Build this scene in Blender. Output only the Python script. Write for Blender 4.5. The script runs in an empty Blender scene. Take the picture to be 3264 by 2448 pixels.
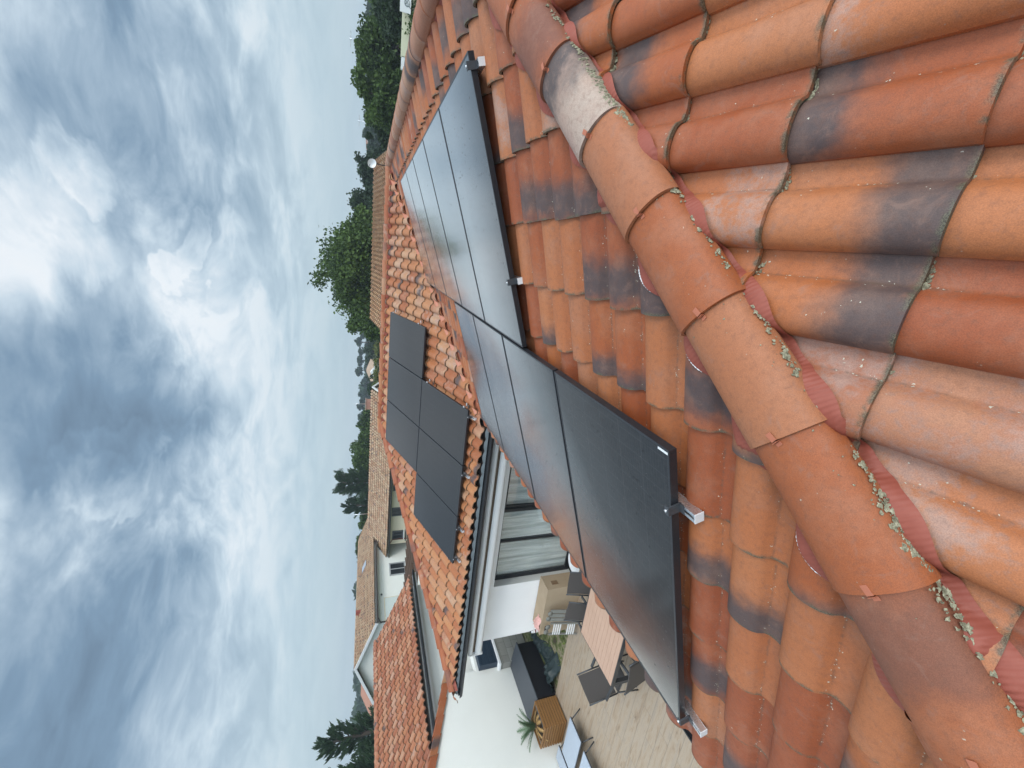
import bpy, bmesh, math, random
import numpy as np
from mathutils import Vector, Matrix
R = math.radians
SC = bpy.context.scene
COL = SC.collection
rng = np.random.default_rng(7)
random.seed(7)

# ------------------------------------------------------------------ camera
T = 0.3412
c_ = 1/math.sqrt(1+T*T); s_ = T*c_
CAM = Vector((-1.7107, -9.9881, 0.4308))
yaw, pit, rol = -0.3125, -0.3488, 0.0216
fw = Vector((math.sin(yaw)*math.cos(pit), math.cos(yaw)*math.cos(pit), math.sin(pit)))
rt = Vector((math.cos(yaw), -math.sin(yaw), 0)); up = rt.cross(fw)
r2 = rt*math.cos(rol)+up*math.sin(rol); u2 = -rt*math.sin(rol)+up*math.cos(rol)
cd = bpy.data.cameras.new('camera'); cam = bpy.data.objects.new('camera', cd); COL.objects.link(cam)
M = Matrix.Identity(4)
X, Y, Z = -u2, r2, -fw
for i in range(3):
    M[i][0], M[i][1], M[i][2], M[i][3] = X[i], Y[i], Z[i], CAM[i]
cam.matrix_world = M
cd.sensor_width = 36; cd.lens = 1282.58/3264*36; cd.clip_start = .02; cd.clip_end = 2000
SC.camera = cam

# ------------------------------------------------------------------ node helper
class NT:
    def __init__(self, nt): self.nt = nt; nt.nodes.clear()
    def n(self, typ, ins=None, **props):
        nd = self.nt.nodes.new(typ)
        for k, v in props.items(): setattr(nd, k, v)
        if ins:
            for k, v in ins.items():
                sk = nd.inputs[k]
                if isinstance(v, bpy.types.NodeSocket): self.nt.links.new(v, sk)
                elif isinstance(v, bpy.types.Node): self.nt.links.new(v.outputs[0], sk)
                else:
                    if isinstance(v, (tuple, list)) and len(v) == 3 and sk.type == 'RGBA': v = (*v, 1)
                    sk.default_value = v
        return nd
    def m(self, op, a, b=0.0, c=0.0, clamp=False):
        return self.n('ShaderNodeMath', {0: a, 1: b, 2: c}, operation=op, use_clamp=clamp).outputs[0]
    def mix(self, f, a, b, mode='MIX'):
        nd = self.n('ShaderNodeMix', {'Factor': f}, data_type='RGBA', blend_type=mode)
        for k, v in ((6, a), (7, b)):
            if isinstance(v, bpy.types.NodeSocket): self.nt.links.new(v, nd.inputs[k])
            else: nd.inputs[k].default_value = (*v, 1) if len(v) == 3 else v
        return nd.outputs[2]
    def step(self, v, lo, hi, a=0.0, b=1.0):
        return self.n('ShaderNodeMapRange', {0: v, 1: lo, 2: hi, 3: a, 4: b}, interpolation_type='SMOOTHSTEP').outputs[0]
    def noise(self, vec, scale, detail=4, rough=.55, out=0, dist=0.0):
        return self.n('ShaderNodeTexNoise', {'Vector': vec, 'Scale': scale, 'Detail': detail, 'Roughness': rough, 'Distortion': dist}).outputs[out]
    def ramp(self, f, stops, interp='LINEAR'):
        nd = self.n('ShaderNodeValToRGB', {0: f}); cr = nd.color_ramp; cr.interpolation = interp
        while len(cr.elements) < len(stops): cr.elements.new(1)
        for e, (p, col) in zip(cr.elements, stops): e.position = p; e.color = (*col, 1) if len(col) == 3 else col
        return nd.outputs[0]

def bump(N, h, strength, dist):
    return N.n('ShaderNodeBump', {'Height': h, 'Strength': strength, 'Distance': dist}).outputs[0]

def newmat(name):
    m = bpy.data.materials.new(name); m.use_nodes = True
    return m, NT(m.node_tree)
def finish(N, **ins):
    b = N.n('ShaderNodeBsdfPrincipled', {k.replace('_', ' '): v for k, v in ins.items()})
    N.n('ShaderNodeOutputMaterial', {'Surface': b.outputs[0]})
    return b

def simple(name, col, rough=.6, metal=0.0, var=.12, nscale=8, bstr=.2, bscale=120, spec=.5):
    m, N = newmat(name)
    co = N.n('ShaderNodeTexCoord').outputs['Object']
    f = N.noise(co, nscale, 5, .6)
    f2 = N.noise(co, nscale*7, 3, .6)
    k = N.m('MULTIPLY_ADD', N.m('ADD', f, f2), .5*2*var, 1-var)
    col2 = N.mix(1.0, col, N.n('ShaderNodeCombineColor', {0: k, 1: k, 2: k}).outputs[0], 'MULTIPLY')
    finish(N, Base_Color=col2, Roughness=N.m('MULTIPLY_ADD', f2, .2, rough-.1), Metallic=metal, Specular_IOR_Level=spec,
           Normal=bump(N, N.noise(co, bscale, 3), bstr, .004))
    return m

# ------------------------------------------------------------------ sky
SUN_DIR = Vector((.72, -.48, .80)).normalized()
w = bpy.data.worlds.new('World'); SC.world = w; w.use_nodes = True
N = NT(w.node_tree)
sky = N.n('ShaderNodeTexSky', sky_type='NISHITA', sun_disc=False, sun_elevation=math.asin(SUN_DIR.z),
          sun_rotation=math.atan2(SUN_DIR.x, SUN_DIR.y), air_density=1.4, dust_density=2.0)
d = N.n('ShaderNodeVectorMath', {0: N.n('ShaderNodeTexCoord').outputs['Generated']}, operation='NORMALIZE').outputs[0]
sep = N.n('ShaderNodeSeparateXYZ', {0: d})
zz = N.m('MAXIMUM', sep.outputs[2], 0.0)
den = N.m('ADD', zz, .17)
uv = N.n('ShaderNodeCombineXYZ', {0: N.m('DIVIDE', sep.outputs[0], den), 1: N.m('DIVIDE', sep.outputs[1], den), 2: 0.0}).outputs[0]
warp = N.n('ShaderNodeVectorMath', {0: N.noise(uv, .9, 3, .5, out=1), 1: (.5, .5, .5)}, operation='SUBTRACT').outputs[0]
uvw = N.n('ShaderNodeVectorMath', {0: warp, 1: (.9, .9, .9), 2: uv}, operation='MULTIPLY_ADD').outputs[0]
big = N.noise(uvw, .62, 2, .5)
mid = N.noise(uvw, 1.9, 7, .54)
fine = N.noise(uvw, 6.0, 6, .60)
dens = N.m('ADD', N.m('MULTIPLY', big, .42), N.m('ADD', N.m('MULTIPLY', mid, .74), N.m('MULTIPLY', fine, .30)))
dens = N.m('MULTIPLY_ADD', N.m('SUBTRACT', dens, .73), 1.08, .412)
# the heavy dark cloud bank and the bright breaks, placed by direction
def lobe(dirv, inner, outer, amt):
    dv = Vector(dirv).normalized()
    dp = N.n('ShaderNodeVectorMath', {0: d, 1: tuple(dv)}, operation='DOT_PRODUCT').outputs['Value']
    wob = N.m('MULTIPLY', N.m('SUBTRACT', mid, .5), .05)
    return N.m('MULTIPLY', N.step(N.m('ADD', dp, wob), math.cos(R(outer)), math.cos(R(inner))), amt)
def pixdir(x, y):
    return fw + r2*((1224-y)/1282.58)-u2*((x-1632)/1282.58)
LOBES = [((170, 1240), 2, 14, .24), ((430, 1560), 2, 12, .07), ((140, 2250), 4, 20, .09), ((420, 2120), 3, 16, .05), ((560, 330), 3, 14, .08), ((110, 80), 3, 18, .09), ((800, 800), 2, 9, .06), ((480, 830), 2, 9, .06), ((330, 1780), 2, 12, .06), ((250, 350), 3, 12, .05), ((330, 1000), 2, 9, .05),
         ((20, 780), 2, 9, -.10), ((330, 520), 1, 4, -.09), ((150, 600), 1, 4, -.06), ((560, 1060), 1, 8, -.13), ((640, 900), 1, 6, -.08), ((590, 780), .5, 3, -.10), ((700, 1500), 1, 4, -.07), ((360, 1560), 1, 4, -.09), ((120, 470), 1, 5, -.06), ((60, 1750), 3, 12, -.03), ((240, 1690), .5, 4, -.07), ((900, 1850), 1, 5, -.05)]
for (px, py), a, b, amt in LOBES:
    dens = N.m('ADD', dens, lobe(pixdir(px, py), a, b, amt))
cloud = N.ramp(dens, [(.0, (1.0, 1.0, 1.0)), (.29, (.88, .94, .99)), (.42, (.60, .72, .82)), (.53, (.38, .50, .62)), (.67, (.215, .325, .45)), (.88, (.13, .195, .275))])
nish = N.n('ShaderNodeVectorMath', {0: sky.outputs[0], 1: (.09, .09, .09)}, operation='MULTIPLY').outputs[0]
# thin haze veil towards the horizon
hor = N.step(zz, .04, .37, 1, 0)
hor2 = N.m('MULTIPLY', N.m('POWER', hor, 1.5), .95)
hazecol = N.ramp(N.noise(uvw, .5, 3, .5), [(.35, (.48, .63, .73)), (.7, (.59, .72, .80))])
cl = N.mix(hor2, cloud, hazecol)
allc = N.mix(.88, nish, cl)
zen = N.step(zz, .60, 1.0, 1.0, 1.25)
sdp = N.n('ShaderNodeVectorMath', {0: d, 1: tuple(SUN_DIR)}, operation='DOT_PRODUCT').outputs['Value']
zen = N.m('MULTIPLY', zen, N.step(sdp, .25, .95, 1.0, 2.5))      # unseen cloud brightened round the veiled sun and overhead, to light the scene      # an overcast sky is brightest overhead
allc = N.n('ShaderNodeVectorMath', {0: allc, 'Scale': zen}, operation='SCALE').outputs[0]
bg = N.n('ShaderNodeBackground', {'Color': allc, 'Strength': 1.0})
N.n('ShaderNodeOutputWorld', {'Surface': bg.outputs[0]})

sd = bpy.data.lights.new('sun', 'SUN'); sd.energy = 1.5; sd.angle = R(18); sd.color = (1, .96, .9)
so = bpy.data.objects.new('sun', sd); COL.objects.link(so)
so.rotation_euler = SUN_DIR.to_track_quat('Z', 'Y').to_euler()
SC.view_settings.view_transform = 'Standard'; SC.view_settings.look = 'None'
SC.view_settings.exposure = .07; SC.view_settings.gamma = 1
try: SC.view_settings.use_curve_mapping = False
except Exception: pass
SC.cycles.max_bounces = 6; SC.cycles.diffuse_bounces = 3; SC.cycles.glossy_bounces = 3; SC.cycles.transparent_max_bounces = 8
SC.cycles.caustics_reflective = False; SC.cycles.caustics_refractive = False

# ------------------------------------------------------------------ object helpers
def tag(o, label=None, cat=None, group=None, kind=None):
    if label: o['label'] = label
    if cat: o['category'] = cat
    if group: o['group'] = group
    if kind: o['kind'] = kind
    return o
def empty(name, loc=(0, 0, 0), rz=0, label=None, cat=None, group=None, kind=None):
    o = bpy.data.objects.new(name, None); COL.objects.link(o); o.empty_display_size = .1
    o.location = loc; o.rotation_euler = (0, 0, rz)
    return tag(o, label, cat, group, kind)
def wmat(o):
    b = Matrix.Translation(o.location) @ o.rotation_euler.to_matrix().to_4x4()
    return wmat(o.parent) @ o.matrix_parent_inverse @ b if o.parent else b
def link(name, me, mats, parent=None, world=True):
    o = bpy.data.objects.new(name, me); COL.objects.link(o)
    for m in (mats if isinstance(mats, (list, tuple)) else [mats]): me.materials.append(m)
    if parent:
        o.parent = parent
        if world:       # geometry was given in world coordinates
            mw = wmat(parent)
            o.matrix_parent_inverse = mw.inverted()
    return o
class MB:
    def __init__(self): self.v = []; self.f = []; self.mi = []; self.sm = []
    def add(self, vs, fs, mi=0, smooth=False):
        b = len(self.v); self.v += [tuple(x) for x in vs]
        for f in fs: self.f.append(tuple(b+i for i in f)); self.mi.append(mi); self.sm.append(smooth)
        return self
    def hexa(self, p, mi=0):    # 8 corners: bottom 4 ccw, top 4 ccw
        return self.add(p, [(3, 2, 1, 0), (4, 5, 6, 7), (0, 1, 5, 4), (1, 2, 6, 5), (2, 3, 7, 6), (3, 0, 4, 7)], mi)
    def box(self, x0, x1, y0, y1, z0, z1, mi=0):
        return self.hexa([(x0, y0, z0), (x1, y0, z0), (x1, y1, z0), (x0, y1, z0), (x0, y0, z1), (x1, y0, z1), (x1, y1, z1), (x0, y1, z1)], mi)
    def obox(self, c, ax, ay, az, hx, hy, hz, mi=0):   # oriented box
        c = Vector(c); P = []
        for k in (-1, 1):
            for i, j in ((-1, -1), (1, -1), (1, 1), (-1, 1)):
                P.append(c+Vector(ax)*hx*i+Vector(ay)*hy*j+Vector(az)*hz*k)
        return self.hexa(P, mi)
    def bar(self, a, b, w, h=None, upv=(0, 0, 1), mi=0):
        a = Vector(a); b = Vector(b); h = h or w
        z = (b-a); L = z.length; z.normalize()
        x = z.cross(Vector(upv))
        if x.length < 1e-4: x = z.cross(Vector((1, 0, 0)))
        x.normalize(); y = x.cross(z)
        return self.obox((a+b)/2, x, y, z, w/2, h/2, L/2, mi)
    def tube(self, pts, r, n=10, mi=0, cap=True):
        pts = [Vector(p) for p in pts]; rs = r if isinstance(r, (list, tuple)) else [r]*len(pts)
        b = len(self.v); prev = None; vs = []
        for i, p in enumerate(pts):
            t = (pts[min(i+1, len(pts)-1)]-pts[max(i-1, 0)]).normalized()
            if prev is None:
                x = t.cross(Vector((0, 0, 1)))
                if x.length < 1e-3: x = t.cross(Vector((1, 0, 0)))
            else: x = prev-t*prev.dot(t)
            x.normalize(); prev = x; y = t.cross(x)
            for k in range(n):
                a = 2*math.pi*k/n; vs.append(p+(x*math.cos(a)+y*math.sin(a))*rs[i])
        fs = []
        for i in range(len(pts)-1):
            for k in range(n):
                fs.append((i*n+k, i*n+(k+1) % n, (i+1)*n+(k+1) % n, (i+1)*n+k))
        if cap: fs += [tuple(range(n))[::-1], tuple((len(pts)-1)*n+k for k in range(n))]
        return self.add(vs, fs, mi, True)
    def lathe(self, c, prof, n=24, mi=0):
        vs = []; c = Vector(c)
        for r, z in prof:
            for k in range(n): a = 2*math.pi*k/n; vs.append(c+Vector((r*math.cos(a), r*math.sin(a), z)))
        fs = [(i*n+k, i*n+(k+1) % n, (i+1)*n+(k+1) % n, (i+1)*n+k) for i in range(len(prof)-1) for k in range(n)]
        fs += [tuple(range(n))[::-1], tuple((len(prof)-1)*n+k for k in range(n))]
        return self.add(vs, fs, mi, True)
    def grid(self, P, mi=0, smooth=True, flip=False):   # P[i][j]
        h, wd = len(P), len(P[0])
        vs = [q for r in P for q in r]
        fs = [(i*wd+j, i*wd+j+1, (i+1)*wd+j+1, (i+1)*wd+j) for i in range(h-1) for j in range(wd-1)]
        if flip: fs = [f[::-1] for f in fs]
        return self.add(vs, fs, mi, smooth)
    def build(self, name, mats, parent=None, bevel=0, world=True, seg=2):
        me = bpy.data.meshes.new(name); me.from_pydata(self.v, [], self.f)
        me.polygons.foreach_set('material_index', self.mi); me.polygons.foreach_set('use_smooth', self.sm)
        me.update()
        o = link(name, me, mats, parent, world)
        if bevel:
            md = o.modifiers.new('bevel', 'BEVEL'); md.width = bevel; md.segments = seg; md.limit_method = 'ANGLE'
            md.harden_normals = False
        return o

# ------------------------------------------------------------------ materials
def clay(name, palette, char=.45, pale=.12, lichen=1.0, fs=1.0, bstr=.35, moss=1.0, sootk=.93):
    """fired clay roof tile: per-tile colour, airbrushed sooty patches, lichen in the groove and at the lip"""
    m, N = newmat(name)
    co = N.n('ShaderNodeTexCoord').outputs['Object']
    at = N.n('ShaderNodeAttribute', attribute_name='rnd')
    sp = N.n('ShaderNodeSeparateColor', {0: at.outputs['Color']}); r, g, b = sp.outputs[0], sp.outputs[1], sp.outputs[2]; a = at.outputs['Alpha']
    uv = N.n('ShaderNodeUVMap', uv_map='loc').outputs[0]
    su = N.n('ShaderNodeSeparateXYZ', {0: uv}); u, v = su.outputs[0], su.outputs[1]
    n1 = N.noise(co, 5*fs, 4, .6); n2 = N.noise(co, 22*fs, 4, .6); n3 = N.noise(co, 420, 3, .75); n4 = N.noise(co, 60*fs, 5, .65)
    base = N.ramp(N.m('ADD', r, N.m('MULTIPLY', N.m('SUBTRACT', n1, .5), .35)), palette)
    # blush towards one side/end of each tile
    bl = N.step(N.m('ADD', N.m('MULTIPLY', v, N.m('SUBTRACT', g, .5)), N.m('MULTIPLY', N.m('SUBTRACT', n1, .5), .6)), -.25, .35)
    base = N.mix(N.m('MULTIPLY', bl, .45), base, N.ramp(a, [(0, (.53, .195, .085)), (.5, (.36, .105, .050)), (1, (.46, .18, .10))]))
    # sooty band
    cen = N.m('MULTIPLY_ADD', g, 1.25, -.22)
    dv = N.m('ABSOLUTE', N.m('SUBTRACT', v, N.m('ADD', cen, N.m('MULTIPLY', N.m('SUBTRACT', n1, .5), .45))))
    du = N.m('MULTIPLY', N.m('SUBTRACT', N.m('ADD', N.m('MULTIPLY', n2, .6), N.m('MULTIPLY', n1, .4)), .5), .42)
    sm = N.m('MULTIPLY', N.step(N.m('ADD', dv, du), .08, .42, 1, 0), N.m('GREATER_THAN', b, 1-char))
    sm = N.m('MULTIPLY', sm, sootk)
    soot = N.mix(n2, (.068, .056, .060), (.115, .090, .088))
    base = N.mix(sm, base, soot)
    # pale bloom
    pm = N.m('MULTIPLY', N.step(N.m('ADD', n1, N.m('MULTIPLY', n4, .5)), .70, .95), N.m('GREATER_THAN', a, 1-pale))
    base = N.mix(N.m('MULTIPLY', pm, .6), base, (.56, .42, .37))
    pz = N.m('MULTIPLY', N.step(N.m('ADD', n1, N.m('MULTIPLY', n2, .3)), .58, .85), .19)
    base = N.mix(pz, base, (.52, .30, .21))
    # grime: fine mottling
    base = N.mix(N.m('MULTIPLY', N.step(n4, .45, .75), .36), base, (.20, .10, .07))
    grain = N.step(n3, .30, .70, .80, 1.17)
    base = N.n('ShaderNodeVectorMath', {0: base, 'Scale': N.m('MULTIPLY', grain, .70)}, operation='SCALE').outputs[0]
    # lichen specks: everywhere a few, many along the groove
    vo = N.n('ShaderNodeTexVoronoi', {'Vector': N.n('ShaderNodeVectorMath', {0: co, 1: N.n('ShaderNodeVectorMath', {0: N.noise(co, 160, 3, .6, out=1), 'Scale': .012}, operation='SCALE').outputs[0]}, operation='ADD').outputs[0], 'Scale': 130.0, 'Randomness': 1.0})
    gr = N.m('ABSOLUTE', N.m('SUBTRACT', u, .655))
    dens_ = N.m('ADD', N.step(gr, .0, .040, .50, 0), N.step(n1, .5, .8, 0, .08))
    pick = N.m('LESS_THAN', N.n('ShaderNodeSeparateColor', {0: vo.outputs['Color']}).outputs[0], N.m('MULTIPLY', dens_, N.step(n2, .42, .62)))
    spk = N.m('MULTIPLY', N.m('MULTIPLY', N.m('LESS_THAN', N.m('ADD', vo.outputs['Distance'], N.m('MULTIPLY', n4, .22)), .38), pick), lichen, clamp=True)
    base = N.mix(spk, base, N.mix(n4, (.42, .43, .34), (.66, .62, .52)))
    # dark line of dirt right in the groove and near the lip
    gl = N.m('MULTIPLY', N.step(gr, .0, .022, 1, 0), N.m('MULTIPLY', N.step(N.m('ADD', N.m('MULTIPLY', n2, .5), N.m('MULTIPLY', n4, .5)), .38, .62), .5*moss))
    base = N.mix(gl, base, (.10, .065, .045))
    lip = N.m('MULTIPLY', N.m('MULTIPLY', N.step(N.m('ADD', v, N.m('MULTIPLY', n4, -.05)), -.02, .020, 1, 0), N.step(n2, .38, .56)), .85*moss)
    base = N.mix(lip, base, N.mix(N.step(n3, .4, .6), (.030, .026, .018), (.13, .13, .085)))
    base = N.n('ShaderNodeHueSaturation', {'Saturation': 1.05, 'Color': base}).outputs[0]
    n5 = N.noise(co, 14*fs, 6, .72, dist=.8)
    base = N.mix(N.m('MULTIPLY', N.step(n5, .54, .72), .42), base, (.24, .135, .10))
    pv = N.n('ShaderNodeTexVoronoi', {'Vector': co, 'Scale': 38.0, 'Randomness': 1.0})
    pit = N.m('MULTIPLY', N.m('LESS_THAN', pv.outputs['Distance'], .07), N.m('LESS_THAN', N.n('ShaderNodeSeparateColor', {0: pv.outputs['Color']}).outputs[0], .22))
    base = N.mix(N.m('MULTIPLY', pit, .75), base, N.mix(n4, (.07, .04, .03), (.60, .40, .28)))
    hgt = N.m('ADD', N.m('MULTIPLY', n3, .4), N.m('ADD', N.m('MULTIPLY', n4, .8), N.m('MULTIPLY', spk, 1.4)))
    finish(N, Base_Color=base, Roughness=N.m('MULTIPLY_ADD', n4, .28, .46), Specular_IOR_Level=.42, Normal=bump(N, hgt, bstr, .0022))
    return m
PAL = [(0, (.33, .088, .040)), (.22, (.42, .118, .048)), (.42, (.50, .165, .062)), (.60, (.54, .190, .080)), (.78, (.55, .215, .098)), (.92, (.54, .26, .155)), (1, (.42, .14, .07))]
M_tile = clay('fired_clay_tiles', PAL)
M_tileB = clay('weathered_orange_clay_tiles', [(0, (.42, .145, .062)), (.3, (.50, .19, .08)), (.55, (.58, .26, .115)), (.75, (.60, .31, .16)), (.9, (.60, .38, .25)), (1, (.45, .17, .085))], char=.12, pale=.2, fs=1.6)
M_capA = clay('pale_peach_ridge_tiles', [(0, (.40, .17, .10)), (.35, (.50, .25, .15)), (.7, (.58, .36, .24)), (1, (.47, .24, .16))], char=.35, pale=.4, lichen=.3, moss=0)
M_cap = clay('terracotta_ridge_tiles', [(0, (.36, .098, .042)), (.35, (.43, .130, .054)), (.7, (.47, .155, .068)), (1, (.52, .22, .115))], char=.13, pale=.12, lichen=.6, moss=0, sootk=.48)
M_garage = clay('pinkish_orange_roof_tiles', [(0, (.32, .105, .055)), (.3, (.42, .155, .08)), (.6, (.52, .22, .11)), (.85, (.58, .33, .21)), (1, (.58, .36, .26))], char=.03, pale=.15, fs=2)
M_beige = clay('beige_brown_roof_tiles', [(0, (.34, .23, .14)), (.4, (.50, .37, .24)), (.8, (.60, .47, .31)), (1, (.42, .28, .17))], char=.1, pale=.2, fs=2)
M_backroof = clay('ochre_low_roof_tiles', [(0, (.50, .28, .15)), (.5, (.60, .37, .20)), (1, (.66, .46, .28))], char=.05, pale=.2, fs=2)

def stucco(name, col, scale=260, var=.07):
    m, N = newmat(name)
    co = N.n('ShaderNodeTexCoord').outputs['Object']
    n1 = N.noise(co, 1.3, 5, .65); n2 = N.noise(co, scale, 3, .7)
    k = N.m('MULTIPLY_ADD', n1, 2*var, 1-var)
    b = N.n('ShaderNodeVectorMath', {0: tuple(col), 'Scale': k}, operation='SCALE').outputs[0]
    finish(N, Base_Color=b, Roughness=.88, Specular_IOR_Level=.25, Normal=bump(N, n2, .35, .003))
    return m
M_white = stucco('white_render', (.86, .87, .88))
M_wall2 = stucco('off_white_render', (.77, .78, .74))
M_cream = stucco('cream_render', (.66, .60, .46))
M_black = simple('black_painted_metal', (.018, .020, .024), .35, 0, .2)
M_gray = simple('anthracite_metal', (.05, .055, .062), .45, .0, .15)
M_pvc = simple('white_plastic', (.74, .76, .77), .35, 0, .05)
M_alu = simple('brushed_aluminium', (.70, .71, .73), .28, .9, .08)
M_zinc = simple('grey_eave_comb', (.12, .14, .15), .5, .3, .25)
M_flash = None
def mk_flash():
    m, N = newmat('red_pleated_flashing')
    co = N.n('ShaderNodeTexCoord').outputs['Object']
    uv = N.n('ShaderNodeUVMap', uv_map='loc').outputs[0]
    su = N.n('ShaderNodeSeparateXYZ', {0: uv})
    n1 = N.noise(co, 30, 4, .6)
    wv = N.m('SINE', N.m('MULTIPLY', N.m('ADD', su.outputs[0], N.m('MULTIPLY', n1, .006)), 2*math.pi/.013))
    fade = N.step(su.outputs[1], .0, .9, .9, .25)
    amp = N.m('MULTIPLY', N.m('MULTIPLY', wv, fade), N.step(N.noise(co, 9, 2), .35, .6, .25, 1.0))
    base = N.mix(n1, (.22, .050, .031), (.30, .078, .050))
    base = N.mix(N.m('MULTIPLY', N.step(n1, .55, .8), .3), base, (.25, .10, .07))
    finish(N, Base_Color=base, Roughness=.6, Specular_IOR_Level=.4, Normal=bump(N, amp, .8, .0022))
    return m
M_flash = mk_flash()
def mk_panel():
    m, N = newmat('black_solar_glass')
    co = N.n('ShaderNodeTexCoord').outputs['Object']
    uv = N.n('ShaderNodeUVMap', uv_map='loc').outputs[0]
    su = N.n('ShaderNodeSeparateXYZ', {0: uv}); u, v = su.outputs[0], su.outputs[1]
    def lines(t, pitch, wd):
        f = N.m('ABSOLUTE', N.m('SUBTRACT', N.m('FRACT', N.m('DIVIDE', t, pitch)), .5))
        return N.step(f, .5-wd, .5-wd*.4)
    ln = N.m('MAXIMUM', N.m('MULTIPLY', lines(u, .0165, .05), .55), N.m('MAXIMUM', lines(u, .166, .008), lines(v, .083, .014)))
    n1 = N.noise(co, 2.2, 4, .6); n2 = N.noise(co, 60, 4, .7)
    vo = N.n('ShaderNodeTexVoronoi', {'Vector': co, 'Scale': 34.0, 'Randomness': 1.0})
    pk = N.n('ShaderNodeSeparateColor', {0: vo.outputs['Color']})
    drop = N.m('MULTIPLY', N.m('LESS_THAN', vo.outputs['Distance'], N.m('MULTIPLY_ADD', pk.outputs[1], .17, .07)), N.m('LESS_THAN', pk.outputs[0], N.step(n1, .36, .60, .06, .60)))
    vo2 = N.n('ShaderNodeTexVoronoi', {'Vector': co, 'Scale': 110.0, 'Randomness': 1.0})
    dust = N.m('MULTIPLY', N.m('LESS_THAN', vo2.outputs['Distance'], .11), N.m('LESS_THAN', N.n('ShaderNodeSeparateColor', {0: vo2.outputs['Color']}).outputs[0], .05))
    base = N.mix(N.m('MULTIPLY', ln, .75), (.008, .009, .011), (.060, .060, .063))
    base = N.mix(N.m('MULTIPLY', N.step(n2, .3, .8), .3), base, (.05, .048, .046))
    base = N.mix(dust, base, (.35, .35, .34))
    base = N.mix(N.m('MULTIPLY', drop, .8), base, (.012, .012, .014))
    rg = N.m('ADD', N.m('MULTIPLY_ADD', n1, .16, .07), N.m('MULTIPLY', drop, .25))
    nb = bump(N, N.m('ADD', N.m('MULTIPLY', drop, 1.0), N.m('MULTIPLY', n2, .06)), .25, .002)
    lw = N.n('ShaderNodeLayerWeight', {'Blend': .5}).outputs['Facing']
    fr = N.ramp(lw, [(0, (.03,)*3), (.50, (.05,)*3), (.60, (.06,)*3), (.67, (.12,)*3), (.715, (.33,)*3), (.77, (.74,)*3), (.86, (.95,)*3), (1, (.97,)*3)])
    d_ = N.n('ShaderNodeBsdfPrincipled', {'Base Color': base, 'Roughness': .5, 'Specular IOR Level': .2})
    gl = N.n('ShaderNodeBsdfGlossy', {'Color': (.97, .96, .95, 1), 'Roughness': rg, 'Normal': nb})
    mx = N.n('ShaderNodeMixShader', {0: N.m('MULTIPLY', fr, N.m('SUBTRACT', 1, N.m('MULTIPLY', drop, .65))), 1: d_.outputs[0], 2: gl.outputs[0]})
    N.n('ShaderNodeOutputMaterial', {'Surface': mx.outputs[0]})
    return m
M_panel = mk_panel()

# ------------------------------------------------------------------ tiled roof slopes
def tprof(u):
    """cross-section of an interlocking Roman tile: arch on the left, pan on the right"""
    if u < .64:
        x = u/.64*2-1
        return .052*(max(0, 1-abs(x)**2.3))**.62+.010
    x = (u-.64)/.36
    return .010-.008*math.sin(math.pi*min(1, x*1.1))
def mesh_np(name, V, F, smooth, uv=None, col=None):
    me = bpy.data.meshes.new(name)
    me.vertices.add(len(V)); me.vertices.foreach_set('co', np.asarray(V, np.float32).ravel())
    nf = len(F); me.loops.add(nf*4); me.polygons.add(nf)
    me.loops.foreach_set('vertex_index', np.asarray(F, np.int32).ravel())
    me.polygons.foreach_set('loop_start', np.arange(0, nf*4, 4, dtype=np.int32))
    me.polygons.foreach_set('use_smooth', np.asarray(smooth, bool))
    me.update(calc_edges=True)
    Fi = np.asarray(F).ravel()
    if uv is not None:
        l = me.uv_layers.new(name='loc'); l.data.foreach_set('uv', np.asarray(uv, np.float32)[Fi].ravel())
    if col is not None:
        a = me.color_attributes.new('rnd', 'FLOAT_COLOR', 'CORNER'); a.data.foreach_set('color', np.asarray(col, np.float32)[Fi].ravel())
    me.validate()
    return me
def clip(me, planes):
    bm = bmesh.new(); bm.from_mesh(me)
    for co, no in planes:
        bmesh.ops.bisect_plane(bm, geom=bm.verts[:]+bm.edges[:]+bm.faces[:], plane_co=co, plane_no=no, clear_outer=True, dist=1e-5)
    bm.to_mesh(me); bm.free(); me.update()
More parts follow.
